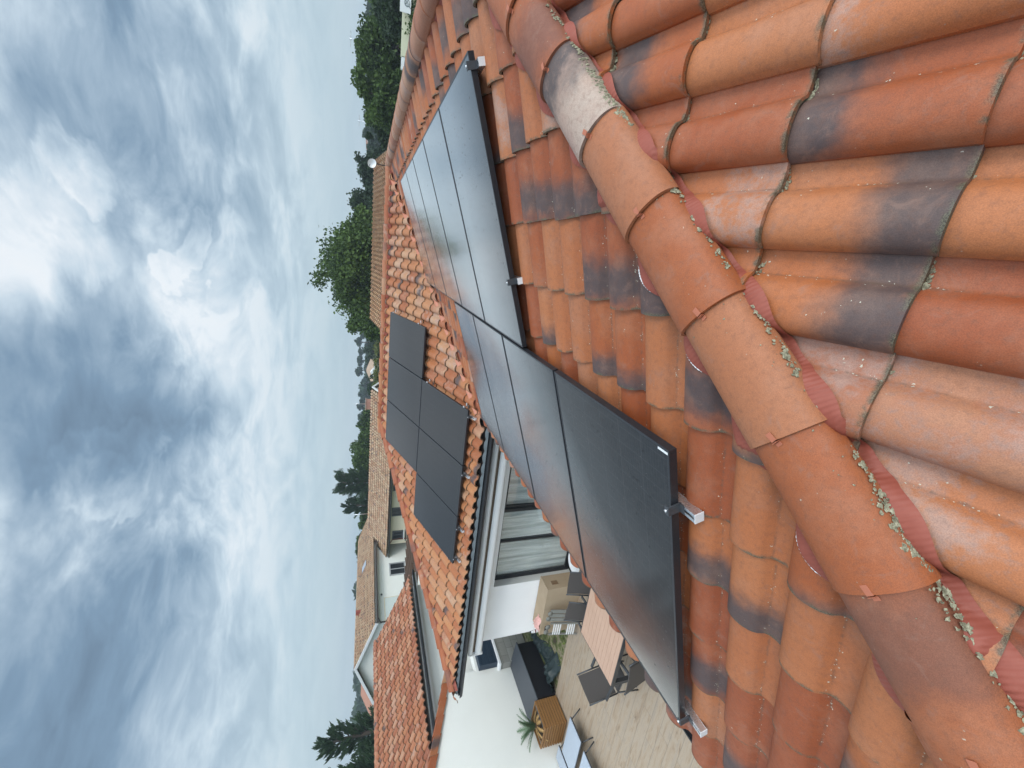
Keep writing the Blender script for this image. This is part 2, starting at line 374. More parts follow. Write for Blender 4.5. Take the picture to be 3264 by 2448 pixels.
def tiled(name, mat, parent, O, ax, upv, n, a0, i0, i1, W, lips, nu=16, nv=3, hs=1.0, planes=(), th=.014, jit=1.0, lift=.024, lap=.05, prof=tprof, seed=1, fix=None, jkey=None):
    """lips: list of slope distances (metres up the slope) of the lower lips, ascending"""
    g = np.random.default_rng(seed)
    O, ax, upv, n = [np.array(q, float) for q in (O, ax, upv, n)]
    V = []; F = []; S = []; UV = []; CO = []; base = 0
    us = np.linspace(0, 1, nu+1)
    us = np.where(us < .66, us, us); ph = np.array([prof(q) for q in us])*hs
    for j in range(len(lips)-1):
        s0, s1 = lips[j], lips[j+1]+lap
        for i in range(i0, i1):
            q5 = np.clip(g.normal(size=5), -1.5, 1.5)*jit; a = a0+i*W+q5[0]*.001; sj = q5[1]*.004; hj = abs(q5[2])*.0012; sk = q5[3]*.0015; tw = q5[4]*.0015
            rc = g.random(4)
            if fix is not None:
                rc[2] = min(rc[2], .985)*.9
                f = fix.get((i, jkey(s0)))
                if f: rc = np.clip(np.array(f)+g.normal(size=4)*np.array([.05, .09, 0, .04*(f[3] < .9)]), 0, .999)
            vs = np.linspace(0, 1, nv+1)
            # top sheet; overlaps the left neighbour's pan by 6%
            U, VV = np.meshgrid(us, vs)
            aa = a+(U*1.075-.075)*W+sk*VV
            ss = s0+sj+VV*(s1-s0)
            hh = np.broadcast_to(ph, U.shape)+lift*(1-VV)+hj+tw*U+.004+.009*np.clip(1-U/.45, 0, 1)
            P = O+aa[..., None]*ax+ss[..., None]*upv+hh[..., None]*n
            vl = VV*(s1-s0)/(lips[j+1]-s0) if True else VV
            V.append(P.reshape(-1, 3)); UV.append(np.stack([U, vl], -1).reshape(-1, 2)); CO.append(np.tile(rc, (U.size, 1)))
            w_ = nu+1
            idx = np.arange((nu+1)*(nv+1)).reshape(nv+1, nu+1)+base
            q = np.stack([idx[:-1, :-1], idx[:-1, 1:], idx[1:, 1:], idx[1:, :-1]], -1).reshape(-1, 4)
            F.append(q); S += [True]*len(q); base += U.size
            # front lip, rounded slightly by a chamfer row
            P0 = P[0]; P1 = P0-th*n-.002*upv; rows = np.concatenate([P0, P1]); V.append(rows)
            UV.append(np.concatenate([np.stack([us, us*0], -1)]*2)); CO.append(np.tile(rc, (2*w_, 1)))
            k = np.arange(nu); q = np.stack([base+w_+k, base+w_+k+1, base+k+1, base+k], -1); F.append(q); S += [False]*len(q); base += 2*w_
            # free left edge
            e0 = P[:, 0]; e1 = e0-th*.9*n; V.append(np.concatenate([e0, e1])); m_ = nv+1
            UV.append(np.concatenate([np.stack([vs*0, vs], -1)]*2)); CO.append(np.tile(rc, (2*m_, 1)))
            k = np.arange(nv); q = np.stack([base+k, base+k+1, base+m_+k+1, base+m_+k], -1); F.append(q); S += [False]*len(q); base += 2*m_
    me = mesh_np(name, np.concatenate(V), np.concatenate(F), S, np.concatenate(UV), np.concatenate(CO))
    clip(me, planes)
    return link(name, me, mat, parent)

L = 7.25; EA = 4.23; EB = 4.19; RB = 6.01; ZF = -4.0
house = empty('house', (-6, -3.7, ZF), label='single storey house with orange clay tiled hipped roof in the foreground carrying black solar panels', cat='house')
kA = lambda xs: [x/c_ for x in xs]
A_ax, A_up, A_n = (0, -1, 0), (c_, 0, s_), (-s_, 0, c_)
B_ax, B_up, B_n = (1, 0, 0), (0, c_, s_), (0, -s_, c_)
r5 = 1/math.sqrt(2)
valley = ((0, 0, 0), (r5, -r5, 0))
def kind(tl, v):
    for q in tl: FIX[q] = v
FIX = {}
kind([(0,-1),(-1,-1),(2,-1),(3,-1),(1,-2),(2,-2),(3,-2),(3,-3),(4,-3),(6,-2),(6,-3),(8,-5),(8,-3),(9,-4),(10,-4),(2,1),(-3,3),(-2,2),(0,2),(7,-7),(3,-4),(6,-5)], (.72, .5, .1, .3))
kind([(-1,0),(0,0),(1,-1),(-1,-2),(0,-2),(5,-3),(2,-3),(0,-3),(7,-3),(7,-5),(9,-5),(8,-6),(9,-6),(7,-8),(1,2),(5,-4),(4,-4),(6,-4),(5,-5)], (.16, .5, .1, .45))
kind([(1,0),(2,0),(3,0),(4,0),(6,-2+1),(4,-1),(5,-1),(1,1),(-2,3),(-1,3),(-4,3),(-6,3)], (.22, .35, .999, .3))
kind([(4,-2),(5,-2),(9,-4+0)], (.30, .33, .999, .3)); kind([(7,-2)], (.05, .50, .999, .3)); kind([(1,-2)], (.72, .15, .999, .3))
kind([(9,-4)], (.74, .5, .1, .3)); kind([(7,-4),(8,-4)], (.72, .34, .999, .3)); kind([(7,-6),(4,-6)], (.16, .36, .999, .3)); kind([(8,-7),(10,-6)], (.2, .33, .999, .3)); kind([(3,1),(2,-4),(9,-7)], (.93, .5, .1, .99))
FIXA = dict(FIX); FIX = {}
kind([(0,0)], (.16, .88, .999, .35)); kind([(-1,0)], (.72, .36, .999, .2)); kind([(-2,0)], (.5, .40, .999, .3)); kind([(1,2),(2,3)], (.3, .8, .999, .3))
kind([(1,1),(-1,-1),(1,-1),(2,1)], (.74, .5, .1, .2)); kind([(1,0),(-1,1)], (.72, .5, .1, .999)); kind([(0,1),(0,-1),(-2,-1),(0,2)], (.15, .5, .1, .4))
kind([(-3,0),(-3,-1)], (.93, .5, .1, .999)); kind([(-4,-1),(-4,0),(-5,-1)], (.84, .4, .1, .95)); kind([(2,0),(2,2)], (.3, .5, .1, .6)); kind([(-2,1)], (.4, .5, .1, .3))
FIXC = dict(FIX)
# slope A: lips at x=-1.465-.3455k
lipsA = sorted([x/c_ for x in [-1.465-.3455*k for k in range(-4, 9)]]); lipsA = [x for x in lipsA if x < .02/c_]+[.02/c_]; lipsA[0] += .035
WA = .2192
# columns a=-y ; edges y=-7.38-.2192k -> a=7.38+.2192k.  fine mesh near the camera
planesA = [((0, -L, 0), (r5, -r5, 0)), ((0, 0, 0), (-r5, r5, 0)), ((-.0, 0, 0), (1, 0, 0))]
# hip: keep side where x - (y+L) < 0 ... A lies at y > x - L
tiled('roof_tiles', M_tile, house, (0, 0, 0), A_ax, A_up, A_n, 7.38, -8, 18, WA, lipsA, nu=22, nv=4, planes=planesA, seed=11, fix=FIXA, jkey=lambda q: round((q*c_+1.465)/.3455))
tiled('roof_tiles', M_tile, house, (0, 0, 0), A_ax, A_up, A_n, 7.38, -34, -8, WA, lipsA, nu=12, nv=2, planes=planesA, seed=12, fix=FIXA, jkey=lambda q: round((q*c_+1.465)/.3455))
# slope B
lipsB = [-EB/c_]+[y/c_ for y in [-3.965+.3466*k for k in range(0, 12)]]; lipsB = [q for q in lipsB if q < -.05]+[0.0]
planesB = [((-.10, 0, 0), (r5, -r5, 0)), ((-RB, 0, 0), (-r5, r5, 0)), ((0, 0, 0), (0, 1, 0))]
tiled('roof_tiles', M_tileB, house, (0, 0, 0), B_ax, B_up, B_n, -.603, -45, 4, .2192, lipsB, nu=14, nv=2, planes=planesB, seed=21)
# slope C (the hip end the photographer stands on)
lipsC = [(y+L)/c_ for y in [-9.41-.3225*k for k in range(6, -8, -1)]]; lipsC = [q for q in lipsC if q < -.02]+[.0]
planesC = [((0, -L, 0), (-r5, r5, 0)), ((0, -L, 0), (r5, r5, 0))]
tiled('roof_tiles', M_tile, house, (0, -L, 0), B_ax, B_up, B_n, -1.36, -12, 8, .2135, lipsC, nu=30, nv=6, planes=planesC, seed=33, jit=1.3, fix=FIXC, jkey=lambda q: round((q*c_-L+9.41)/.3225))
tiled('roof_tiles', M_tile, house, (0, -L, 0), B_ax, B_up, B_n, -1.36, 8, 24, .2135, lipsC, nu=10, nv=2, planes=planesC, seed=34)
# east slope beyond the ridge, back slope of the wing
lips_s = [-4.6+.365*k for k in range(12)]+[0.0]
tiled('roof_tiles', M_tile, house, (0, 0, 0), (0, 1, 0), (-c_, 0, s_), (s_, 0, c_), -L, -20, 36, .2192, lips_s, nu=6, nv=1, planes=[((0, -L, 0), (-r5, -r5, 0))], seed=35)
tiled('roof_tiles', M_tileB, house, (0, 0, 0), (-1, 0, 0), (0, -c_, s_), (0, s_, c_), 0, 0, 48, .2192, lips_s, nu=6, nv=1, planes=[((-RB, 0, 0), (-r5, -r5, 0))], seed=36)
# left hip end of the wing
tiled('roof_tiles', M_tileB, house, (-RB, 0, 0), (0, -1, 0), (c_, 0, s_), (-s_, 0, c_), 0, -21, 21, .2192, lips_s, nu=6, nv=1, planes=[((-RB, 0, 0), (r5, -r5, 0)), ((-RB, 0, 0), (r5, r5, 0))], seed=37)
# dark felt under the tiles
MB().add([(0, -L, -.03), (0, 0, -.03), (-EB, -EB, -EB*T-.03), (-EA, -EA-.1, -EA*T-.03), (-EA, -L-EA, -EA*T-.03), (4, -L-4, -4*T-.03), (4, 5, -4*T-.03), (0, 5, -.03)],
         [(0, 1, 2, 3, 4), (0, 4, 5), (0, 5, 6, 7, 1)]).add([(0, 0, -.03), (-RB, 0, -.03), (-RB-EB, -EB, -EB*T-.03), (-EB, -EB, -EB*T-.03)], [(0, 1, 2, 3)]).build('roof_underlay', simple('brown_underlay', (.03, .018, .014), .9), house)

# valley trough between the two slopes
M_valley = simple('terracotta_painted_valley_metal', (.46, .17, .10), .5, 0, .2, 20)
vb = MB(); prs = [(-.17, .075), (-.15, .02), (-.09, .012), (-.06, .03), (-.03, .012), (.03, .012), (.06, .03), (.09, .012), (.15, .02), (.17, .075)]
nv_ = 12; rows = []
for k in range(nv_+1):
    f = k/nv_*3.98+.1
    rows.append([(-f+o*r5, -f-o*r5, -f*T-abs(o)*0+h+.0+abs(o)*r5*T) for o, h in prs])
vb.grid(rows, flip=True); vb.build('valley_gutter', M_valley, house)

# --- ridge and hip cap tiles
def cap(name, P0, dirv, side, upv, length, wd=.235, hh=.088, taper=.004, seed=0, n=18, nl=6, col=None, mat=None, parent=house, lift=.009):
    """P0: lower lip centre (on the line of the caps' bottom edges); dirv: towards the upper end"""
    g = np.random.default_rng(seed)
    P0, dirv, side, upv = [np.array(q, float) for q in (P0, dirv, side, upv)]
    rc = col if col is not None else g.random(4)
    V = []; UV = []
    for j in range(nl+1):
        f = j/nl; ww = wd/2+taper*(1-f)-.003; h2 = hh-.002+.004*(1-f)
        for i in range(n+1):
            t = math.pi*i/n; x = -math.cos(t); z = math.sin(t)**.8
            V.append(P0+dirv*length*f+side*x*ww+upv*(z*h2+lift*(1-f)-.012)); UV.append((i/n*.6, f*.88))
    F = [(j*(n+1)+i, j*(n+1)+i+1, (j+1)*(n+1)+i+1, (j+1)*(n+1)+i) for j in range(nl) for i in range(n)]; S = [True]*len(F)
    b = len(V)
    for i in range(n+1):
        t = math.pi*i/n; x = -math.cos(t); z = math.sin(t)**.8; V.append(V[i].copy()); UV.append((i/n*.6, .5))
    for i in range(n+1):
        t = math.pi*i/n; x = -math.cos(t); z = math.sin(t)**.8
        V.append(P0-dirv*.002+side*x*(wd/2+taper-.013)+upv*(z*(hh-.009)+lift-.012)); UV.append((i/n*.6, .5))
    for i in range(n): F.append((b+i, b+i+1, b+n+1+i+1, b+n+1+i)); S.append(False)
    F = [f[::-1] for f in F[:len(F)-n]]+F[len(F)-n:]
    b = len(V)       # edges turned under
    for sgn, i in ((-1, 0), (1, n)):
        b = len(V)
        for j in range(nl+1):
            V.append(V[j*(n+1)+i].copy()); UV.append((0, .5)); V.append(V[j*(n+1)+i]-upv*.016-side*sgn*.006); UV.append((0, .5))
        for j in range(nl): F.append((b+2*j, b+2*j+1, b+2*j+3, b+2*j+2)); S.append(False)
    me = mesh_np(name, V, F, S, UV, [rc]*len(V))
    return link(name, me, mat or M_cap, parent)
hd = Vector((1, 1, T)).normalized(); hs_ = Vector((-1, 1, 0)).normalized(); hu = -hd.cross(hs_)
if hu.z < 0: hu = -hu
M_clip = simple('orange_clip', (.40, .13, .07), .5, 0, .1)
CAPC = {-2: (.6, .5, .2, .5), -1: (.3, .45, .999, .4), 0: (.6, .80, .999, .999), 1: (.95, .45, .2, .5), 2: (.45, .1, .2, .3), 3: (.98, .6, .1, .3), 4: (.45, .7, .3, .3), 5: (.62, .60, .999, .3), 6: (.35, .62, .1, .3), 7: (.2, .5, .4, .6), 8: (.5, .32, .99, .3)}
M_palecap = clay('whitened_terracotta_cap', [(0, (.50, .40, .33)), (.5, (.60, .50, .42)), (1, (.54, .42, .35))], char=.13, pale=.5, lichen=1.5, moss=0)
DL = [(-5, -.145), (-4, .236), (-3, .617), (-2, .998), (-1, 1.379), (0, 1.76), (1, 2.141), (2, 2.522), (3, 2.903), (4, 3.272), (5, 3.60), (6, 3.93), (7, 4.27), (8, 4.62)]
def capw(dd): return .236-.022*max(0, min(1, (dd-2.5)/1.1))
def HLINE(dd): return Vector((-dd*r5, -L-dd*r5, -dd*r5*T+.052))+hs_*max(0, dd-3.1)*.028
for k, dd in DL:
    if dd < .05: continue
    ln = (dd-DL[k+4][1] if k > -5 else .381)/math.cos(math.atan(T*r5))
    g_ = np.random.default_rng(900+k); jit_ = g_.normal(size=3)*.0025
    P0 = HLINE(dd)+hs_*jit_[0]
    dj = (hd+hs_*jit_[1]*1.5+hu*jit_[2]*.6).normalized()
    o = cap('hip_ridge_tile', P0, dj, hs_, hu, ln+.05, seed=100+k, col=CAPC.get(k), n=32, nl=8, wd=capw(dd), mat=M_palecap if k == 0 else M_cap, lift=.009+.004*abs(g_.normal()))
    cb = MB(); q = P0+hu*.090-hs_*(.012+.006*g_.normal()); tx = hs_
    tl_ = .25*g_.normal(); xx = (hs_*math.cos(tl_)+hd*math.sin(tl_)).normalized(); yy = hu.cross(xx)
    cb.obox(q+hd*.010+hu*.001, xx, yy, hu, .008, .012, .0009); cb.obox(q-hd*.006-hu*.006, xx, yy, hu, .008, .0009, .007); cb.obox(q-hd*.013-hu*.013, xx, yy, hu, .008, .005, .0009)
    cb.build('clip', M_clip, o, bevel=.0006)
g7 = np.random.default_rng(5)
capcols = [(.2, .3, .1, .1), (.7, .6, .3, .3), (.5, .2, .97, .2), (.9, .5, .1, .95)]
k = 0; y = -L+.05
while y < -.1:
    cap('ridge_tile', (0, y+.0, .045), (0, 1, 0), (-1, 0, 0), (0, 0, 1), .44, seed=200+k, col=tuple(g7.random(4)), wd=.275, n=18, nl=3, lift=.005, taper=.002, hh=.10, mat=M_capA); y += .39; k += 1
x = -.12; k = 0
while x > -RB:
    cap('ridge_tile', (x, 0, .04), (-1, 0, 0), (0, 1, 0), (0, 0, 1), .40, seed=300+k, col=tuple(g7.random(4)), wd=.25, n=14, nl=2, lift=.02, mat=M_tileB if k % 3 == 0 else M_cap); x -= .385; k += 1
hdB = Vector((1, 1, T)).normalized()
dd = 5.93; k = 0
while dd > .1:
    cap('hip_ridge_tile', (-RB-dd*r5, -dd*r5, -dd*r5*T+.045), hdB, hs_, hu, .44, seed=400+k, wd=.25, n=14, nl=2, lift=.02); dd -= .39; k += 1
# far hip of the foreground end, seen only from elsewhere
hd2 = Vector((-1, 1, T)).normalized(); hs2 = Vector((-1, -1, 0)).normalized(); hu2 = hd2.cross(hs2); hu2 = hu2 if hu2.z > 0 else -hu2
for k in range(12):
    dd = .4+.4*k
    cap('hip_ridge_tile', (dd*r5, -L-dd*r5, -dd*r5*T+.05), hd2, hs2, hu2, .44, seed=450+k, wd=.25, n=8, nl=1)

# --- pleated flashing either side of the near hip, following the tiles
def tileh(f, v):
    h = tprof(min(1, (f+.075)/1.075))+.009*max(0, 1-f/.45)
    if f > .925: h = max(h, tprof((f-.925)/1.075)+.006)
    return h+.024*(1-min(1, v))+.007
def surfA(x, y):   # tile surface height above plane A
    a = (-y-7.38)/WA; s = x/c_; l = max([q for q in lipsA if q <= s] or [lipsA[0]])
    return tileh(a-math.floor(a), (s-l)/.415)
def surfC(x, y):
    a = (x+1.36)/.2135; s = (y+L)/c_; l = max([q for q in lipsC if q <= s] or [lipsC[0]])
    return tileh(a-math.floor(a), (s-l)/.391)
def flashing(side, reach):
    V = []; UV = []; n = 1500; m_ = 8; g = np.random.default_rng(3)
    for k in range(n+1):
        dd = .2+k*(4.6/n)
        for j in range(m_+1):
            f = j/m_
            cx0, cy0 = -dd*r5, -L-dd*r5
            if side > 0: probe = (cx0+.1, cy0-.1)
            wob = .5+.5*(math.cos((dd-.10)*2*math.pi/.31) if side < 0 else math.cos((dd-.145)*2*math.pi/.302))
            off = .066+f*(reach*(.62+.45*wob))
            sx = off*r5*side
            xx, yy = cx0+sx, cy0-sx
            if side < 0: z = xx*T+surfA(xx, yy)/c_
            else: z = (yy+L)*T+surfC(xx, yy)/c_
            zin = -dd*r5*T+.058
            z = z+(.0055 if side < 0 else .010)
            zz_ = z if f > .35 else zin+(z-zin)*(f/.35)
            zz_ = max(z, zz_) if f > .3 else zz_
            pl = (.0022+.0014*math.sin(dd*41+2*math.sin(dd*17)))*math.sin(dd*2*math.pi/.0145+2.2*math.sin(dd*19)+1.5*math.sin(dd*47)+1.2*f*side)*(1-.5*f)+.003*math.sin(dd*29+3*f)
            V.append((xx, yy, zz_+pl)); UV.append((dd, f))
    # relax along the strip so that it drapes over steps
    A = np.array(V).reshape(n+1, m_+1, 3); z = A[..., 2].copy()
    zs = z.copy()
    for _ in range(14): zs[1:-1] = np.maximum(z[1:-1], (zs[:-2]+zs[2:]+zs[1:-1])/3)
    zs[:, -1] -= .003
    A[..., 2] = zs
    F = [(i*(m_+1)+j, i*(m_+1)+j+1, (i+1)*(m_+1)+j+1, (i+1)*(m_+1)+j) for i in range(n) for j in range(m_)]
    if side > 0: pass
    me = mesh_np('hip_flashing', A.reshape(-1, 3), F, [True]*len(F), UV)
    link('hip_flashing', me, M_flash, house)
flashing(-1, .092); flashing(1, .078)
# scalloped red closure under the wing ridge and main ridge
cl_ = MB()
for k in range(260):
    x0 = -k*.0235; x1 = -(k+1)*.0235
    cl_.add([(x0, -.10, .075), (x1, -.10, .075), (x1, -.165-.02*math.sin(x1*28.6), -.03), (x0, -.165-.02*math.sin(x0*28.6), -.03)], [(0, 1, 2, 3)])
cl_.build('ridge_flashing', simple('dark_red_closure', (.22, .045, .025), .7), house)
cl_ = MB(); cl_.add([(-.10, -L, .07), (-.10, 0, .07), (-.155, 0, -.02), (-.155, -L, -.02)], [(0, 1, 2, 3)]); cl_.build('ridge_flashing', bpy.data.materials['dark_red_closure'], house)
cl_ = MB()
h0 = Vector((-RB, 0, .07)); dv_ = Vector((-1, -1, -T)); sd_ = Vector((1, -1, 0)).normalized()
for k in range(60):
    f0 = k*.07; f1 = f0+.07
    w0 = .15+.02*math.sin(f0*28); w1 = .15+.02*math.sin(f1*28)
    cl_.add([h0+dv_*f0+sd_*.10, h0+dv_*f1+sd_*.10, h0+dv_*f1+sd_*w1-Vector((0, 0, .09)), h0+dv_*f0+sd_*w0-Vector((0, 0, .09))], [(0, 1, 2, 3)])
cl_.build('hip_flashing', M_flash, house)

# --- lichen crusts along the right edge of the hip caps
def lichen():
    g = np.random.default_rng(9); m = MB()
    def blob(P, r, nrm):
        nrm = Vector(nrm).normalized(); x = nrm.orthogonal().normalized(); y = nrm.cross(x)
        n = 9; r *= 1.25; vs = [P+nrm*(r*.10+.0006)]; rr = [max(.45, 1+g.normal()*.34) for _ in range(n)]
        for k in range(n):
            a = 2*math.pi*k/n; vs.append(P+(x*math.cos(a)+y*math.sin(a))*r*rr[k]*.65+nrm*(r*.08+.0006*g.random()))
        for k in range(n):
            a = 2*math.pi*(k+.5)/n; vs.append(P+(x*math.cos(a)+y*math.sin(a))*r*rr[k])
        fs = [(0, 1+k, 1+(k+1) % n) for k in range(n)]+[(1+k, 1+n+k, 1+(k+1) % n) for k in range(n)]+[(1+(k+1) % n, 1+n+k, 1+n+(k+1) % n) for k in range(n)]
        m.add(vs, fs, 0, False)
    clusters = [(.95, .4), (1.25, .7), (1.45, 1), (1.62, 1.2), (1.72, 1.6), (1.8, .7), (2.0, .5), (2.15, .7), (2.3, .6), (2.42, .5), (2.62, .7), (2.74, .9), (2.85, .5), (3.02, .5), (3.12, .9), (3.2, 1.6), (3.27, 1.5), (3.36, .8), (3.47, .6), (3.58, 1.0), (3.66, .7)]
    for dcen, s in clusters:
        for _ in range(int(40*s)):
            dd = dcen+g.normal()*.045*s; off = .1215-abs(g.normal())*.0035*s-.0002
            t = math.asin(max(0, min(1, 1-(off/.122)**2))**.5)
            f = ((dd-1.76) % .381)/.381
            wx = .117+.012*f
            x = min(1, off/.122); zc = (1-x*x)**.4; wx = capw(dd)/2+.002
            P = HLINE(dd)-hs_*(x*wx)+hu*(zc*.0875+.010*f-.012)
            nrm = -hs_*(x*1.2)+hu*(zc+.15)
            blob(P, .0012+abs(g.normal())*.0023, nrm)
    # a crust on the pale cap
    for _ in range(330):
        dd = 1.73-abs(g.normal())*.10; x = min(.99, max(.0, .93-abs(g.normal())*.33))
        if dd < 1.42: continue
        f = .9-(1.76-dd)/.381
        zc = (1-x*x)**.4; P = HLINE(dd)-hs_*(x*(capw(dd)/2+.001))+hu*(zc*.0875+.010*f-.012)
        blob(P, .0012+abs(g.normal())*.0018, -hs_*(x*1.2)+hu*(zc+.15))
    # specks elsewhere on the caps
    for _ in range(260):
        dd = g.uniform(1, 3.7); x = g.uniform(-.8, .97); f = .9-((1.76-dd) % .381)/.381
        zc = (1-x*x)**.4; P = HLINE(dd)-hs_*(x*(capw(dd)/2+.001))+hu*(zc*.0875+.010*f-.012)
        blob(P, .0008+abs(g.normal())*.0012, -hs_*(x*1.2)+hu*(zc+.15))
    # moss tufts at the lips of slope C, in the pans
    for lp in lipsC:
        yy = lp*c_-L
        for i in range(-3, 7):
            for u0, s, cnt in ((.66, 1.4, 34), (.8, 1.0, 16), (.05, .7, 10), (.3, .5, 8), (.5, .6, 8)):
                for _ in range(int(cnt*g.uniform(.2, 1.4))):
                    u = u0+g.normal()*.05; x = -1.36+(i+u)*.2135
                    h = tprof(min(1, max(0, (u+.05)/1.05)))+.018-g.uniform(0, .016)
                    y = yy-.004-abs(g.normal())*.003*s
                    if x-(y+L) < .16: continue
                    P = Vector((x, y, (y+L)*T+h/c_)); blob(P, .0012+abs(g.normal())*.0014*s, (0, -1, .6))
            if g.random() < .12: pass
    # one fat rosette
    for _ in range(150):
        x = -1.36+.2135*.66+.2135+g.normal()*.010; y = -9.41+g.normal()*.012-.004
        blob(Vector((x, y, (y+L)*T+.036+g.uniform(0, .008))), .003+abs(g.normal())*.002, (g.normal()*.4, -.5, 1))
    mt, N = newmat('grey_green_lichen')
    co = N.n('ShaderNodeTexCoord').outputs['Object']
    b = N.ramp(N.noise(co, 90, 3, .7), [(.3, (.085, .075, .045)), (.48, (.21, .195, .13)), (.62, (.36, .34, .235)), (.75, (.50, .47, .35)), (.88, (.36, .30, .07))])
    finish(N, Base_Color=b, Roughness=.95, Normal=bump(N, N.noise(co, 700, 3), .6, .002))
    o = m.build('lichen', mt, house); o['kind'] = 'stuff'
lichen()

# --- white bead sealant showing at two flashing ends
g = np.random.default_rng(2)
for dd0 in (2.27, 2.58, 3.20):
    m = MB()
    pts = []; rs = []
    for k in range(60):
        dd = dd0+(k-30)*.0020; off = .066+.092*(.62+.45*(.5+.5*math.cos((dd-.10)*2*math.pi/.31)))+.0005
        sx = -off*r5; xx = -dd*r5+sx; yy = -L-dd*r5-sx
        pts.append((xx, yy, xx*T+surfA(xx, yy)/c_+.002)); rs.append((.0008+.0019*abs(math.sin(k*.62+.4*g.normal())))*(1 if 4 < k < 56 else .3))
    m.tube(pts, rs, 7)
    m.build('sealant_bead', M_pvc, house)

# ------------------------------------------------------------------ house walls, eaves, gutters
WY = -3.7
wb = MB()
XL, XO0, XO1 = -9.65, -8.2, -4.95
ZT = -2.16
wb.box(XL, XO0, WY, WY+.3, ZF, -1.62); wb.box(XO1, -3.7, WY, WY+.3, ZF, -1.62); wb.box(XO0, XO1, WY, WY+.3, ZT, -1.62)
wb.box(XL, XL+.3, WY+.3, 3.7, ZF, -1.62); wb.box(-3.75, -3.45, -11.0, WY, ZF, -1.62)
wb.box(-3.45, 3.6, -11.0, -10.7, ZF, -1.62); wb.box(3.3, 3.6, -10.7, 5, ZF, -1.62); wb.box(XL+.3, 3.3, 3.7, 4.0, ZF, -1.62)
wb.build('wall', M_white, house)
sb = MB(); sb.box(-RB-EB+.02, -EA+.0, -EB+.02, WY, -1.60, -1.575); sb.box(-RB-EB+.02, XL, WY, 4, -1.60, -1.575); sb.box(-EA+.0, -3.72, -11.4, -EB, -1.60, -1.575)
sb.build('soffit', M_white, house)
M_fascia = M_white
# half-round gutter, black
def gutter(P0, P1, out, rad=.062, name='gutter', mat=None, parent=house, segs=1):
    P0 = Vector(P0); P1 = Vector(P1); out = Vector(out); gb = MB(); n = 12
    prof = [(-rad, .012), (-rad, 0)]+[(-rad*math.cos(math.pi*k/n), -rad*math.sin(math.pi*k/n)*.95) for k in range(1, n)]+[(rad, 0), (rad, .008), (rad+.008, .010), (rad+.008, -.002)]
    inner = [(x*.93, z*.93+.003) for x, z in prof[:-2]]
    for pr, fl in ((prof, False), (inner, True)):
        gb.grid([[tuple(P+out*x+Vector((0, 0, z))) for x, z in pr] for P in (P0, P1)], flip=fl)
    for P in (P0, P1):
        gb.add([P+out*x+Vector((0, 0, z)) for x, z in prof[1:-3]], [tuple(range(len(prof)-4))])
    return gb.build(name, mat or M_black, parent)
gB = gutter((-EB-.02, -EB-.075, -1.505), (-RB-EB-.08, -EB-.075, -1.505), (0, -1, 0), .068)
gA = gutter((-EA-.075, -EB-.1, -1.505), (-EA-.075, -11.6, -1.505), (-1, 0, 0), .068)
gL = gutter((-RB-EB-.075, -EB-.05, -1.505), (-RB-EB-.075, 4, -1.505), (-1, 0, 0), .068)
# scalloped grey eave comb between tiles and gutter
eb = MB()
for k in range(0, 270):
    x0 = -EB-.05-k*.0225; x1 = x0-.0225
    def hc(x): return -1.452+.026*abs(math.sin((x+.603)*math.pi/.2192))
    eb.add([(x0, -EB-.012, hc(x0)), (x1, -EB-.012, hc(x1)), (x1, -EB-.05, -1.475), (x0, -EB-.05, -1.475)], [(0, 1, 2, 3)], 0, True)
eb.build('eave_comb', M_zinc, house)
fb = MB(); fb.box(-RB-EB, -EB+.1, -EB+.0, -EB+.02, -1.60, -1.47); fb.box(-EA, -EA+.02, -11.5, -EB, -1.60, -1.47); fb.build('fascia', M_white, house)
# downpipe bracket glimpsed at the corner
MB().tube([(-9.72, -3.78, -1.62), (-9.72, -3.78, -1.72)], .02).build('pipe_bracket', M_black, house)

# --- patio window
win = MB(); fy = WY+.17
def frame(x0, x1, z0, z1, w_=.07, y0=fy, d=.06):
    fb = MB(); fb.box(x0, x0+w_, y0, y0+d, z0, z1); fb.box(x1-w_, x1, y0, y0+d, z0, z1); fb.box(x0+w_, x1-w_, y0, y0+d, z1-w_, z1); fb.box(x0+w_, x1-w_, y0, y0+d, z0, z0+w_)
    return fb
wf = frame(XO0+.004, XO1-.004, ZF+.02, ZT-.004, .055).build('window_frame', M_black, house)
M_glass, N = newmat('window_glass')
fc_ = N.n('ShaderNodeLayerWeight', {'Blend': .5}).outputs['Facing']; tr = N.n('ShaderNodeBsdfTransparent', {'Color': (.93, .95, .945)}); gl = N.n('ShaderNodeBsdfGlossy', {'Color': (1, 1, 1), 'Roughness': .03})
mx = N.n('ShaderNodeMixShader', {0: N.m('MULTIPLY_ADD', N.m('POWER', fc_, 4.0), .85, .07, clamp=True), 1: tr.outputs[0], 2: gl.outputs[0]}); N.n('ShaderNodeOutputMaterial', {'Surface': mx.outputs[0]})
xs = [XO0+.06, -7.20, -6.47, XO1-.06]
for i, (x0, x1) in enumerate(((XO0+.06, -7.22), (-7.24, -6.45), (-6.40, -5.2))):
    sf = frame(x0, x1, ZF+.08, ZT-.06, (.032, .032, .04)[i], fy+.005+.03*(i % 2), .04)
    so_ = sf.build('sash', M_black if i != 1 else M_gray, wf)
    MB().box(x0+.04, x1-.04, fy+.02+.03*(i % 2), fy+.026+.03*(i % 2), ZF+.11, ZT-.09).build('pane', M_glass, wf)
MB().box(-6.505, -6.435, fy-.01, fy+.06, ZF+.05, ZT-.03).build('mullion', M_black, wf)
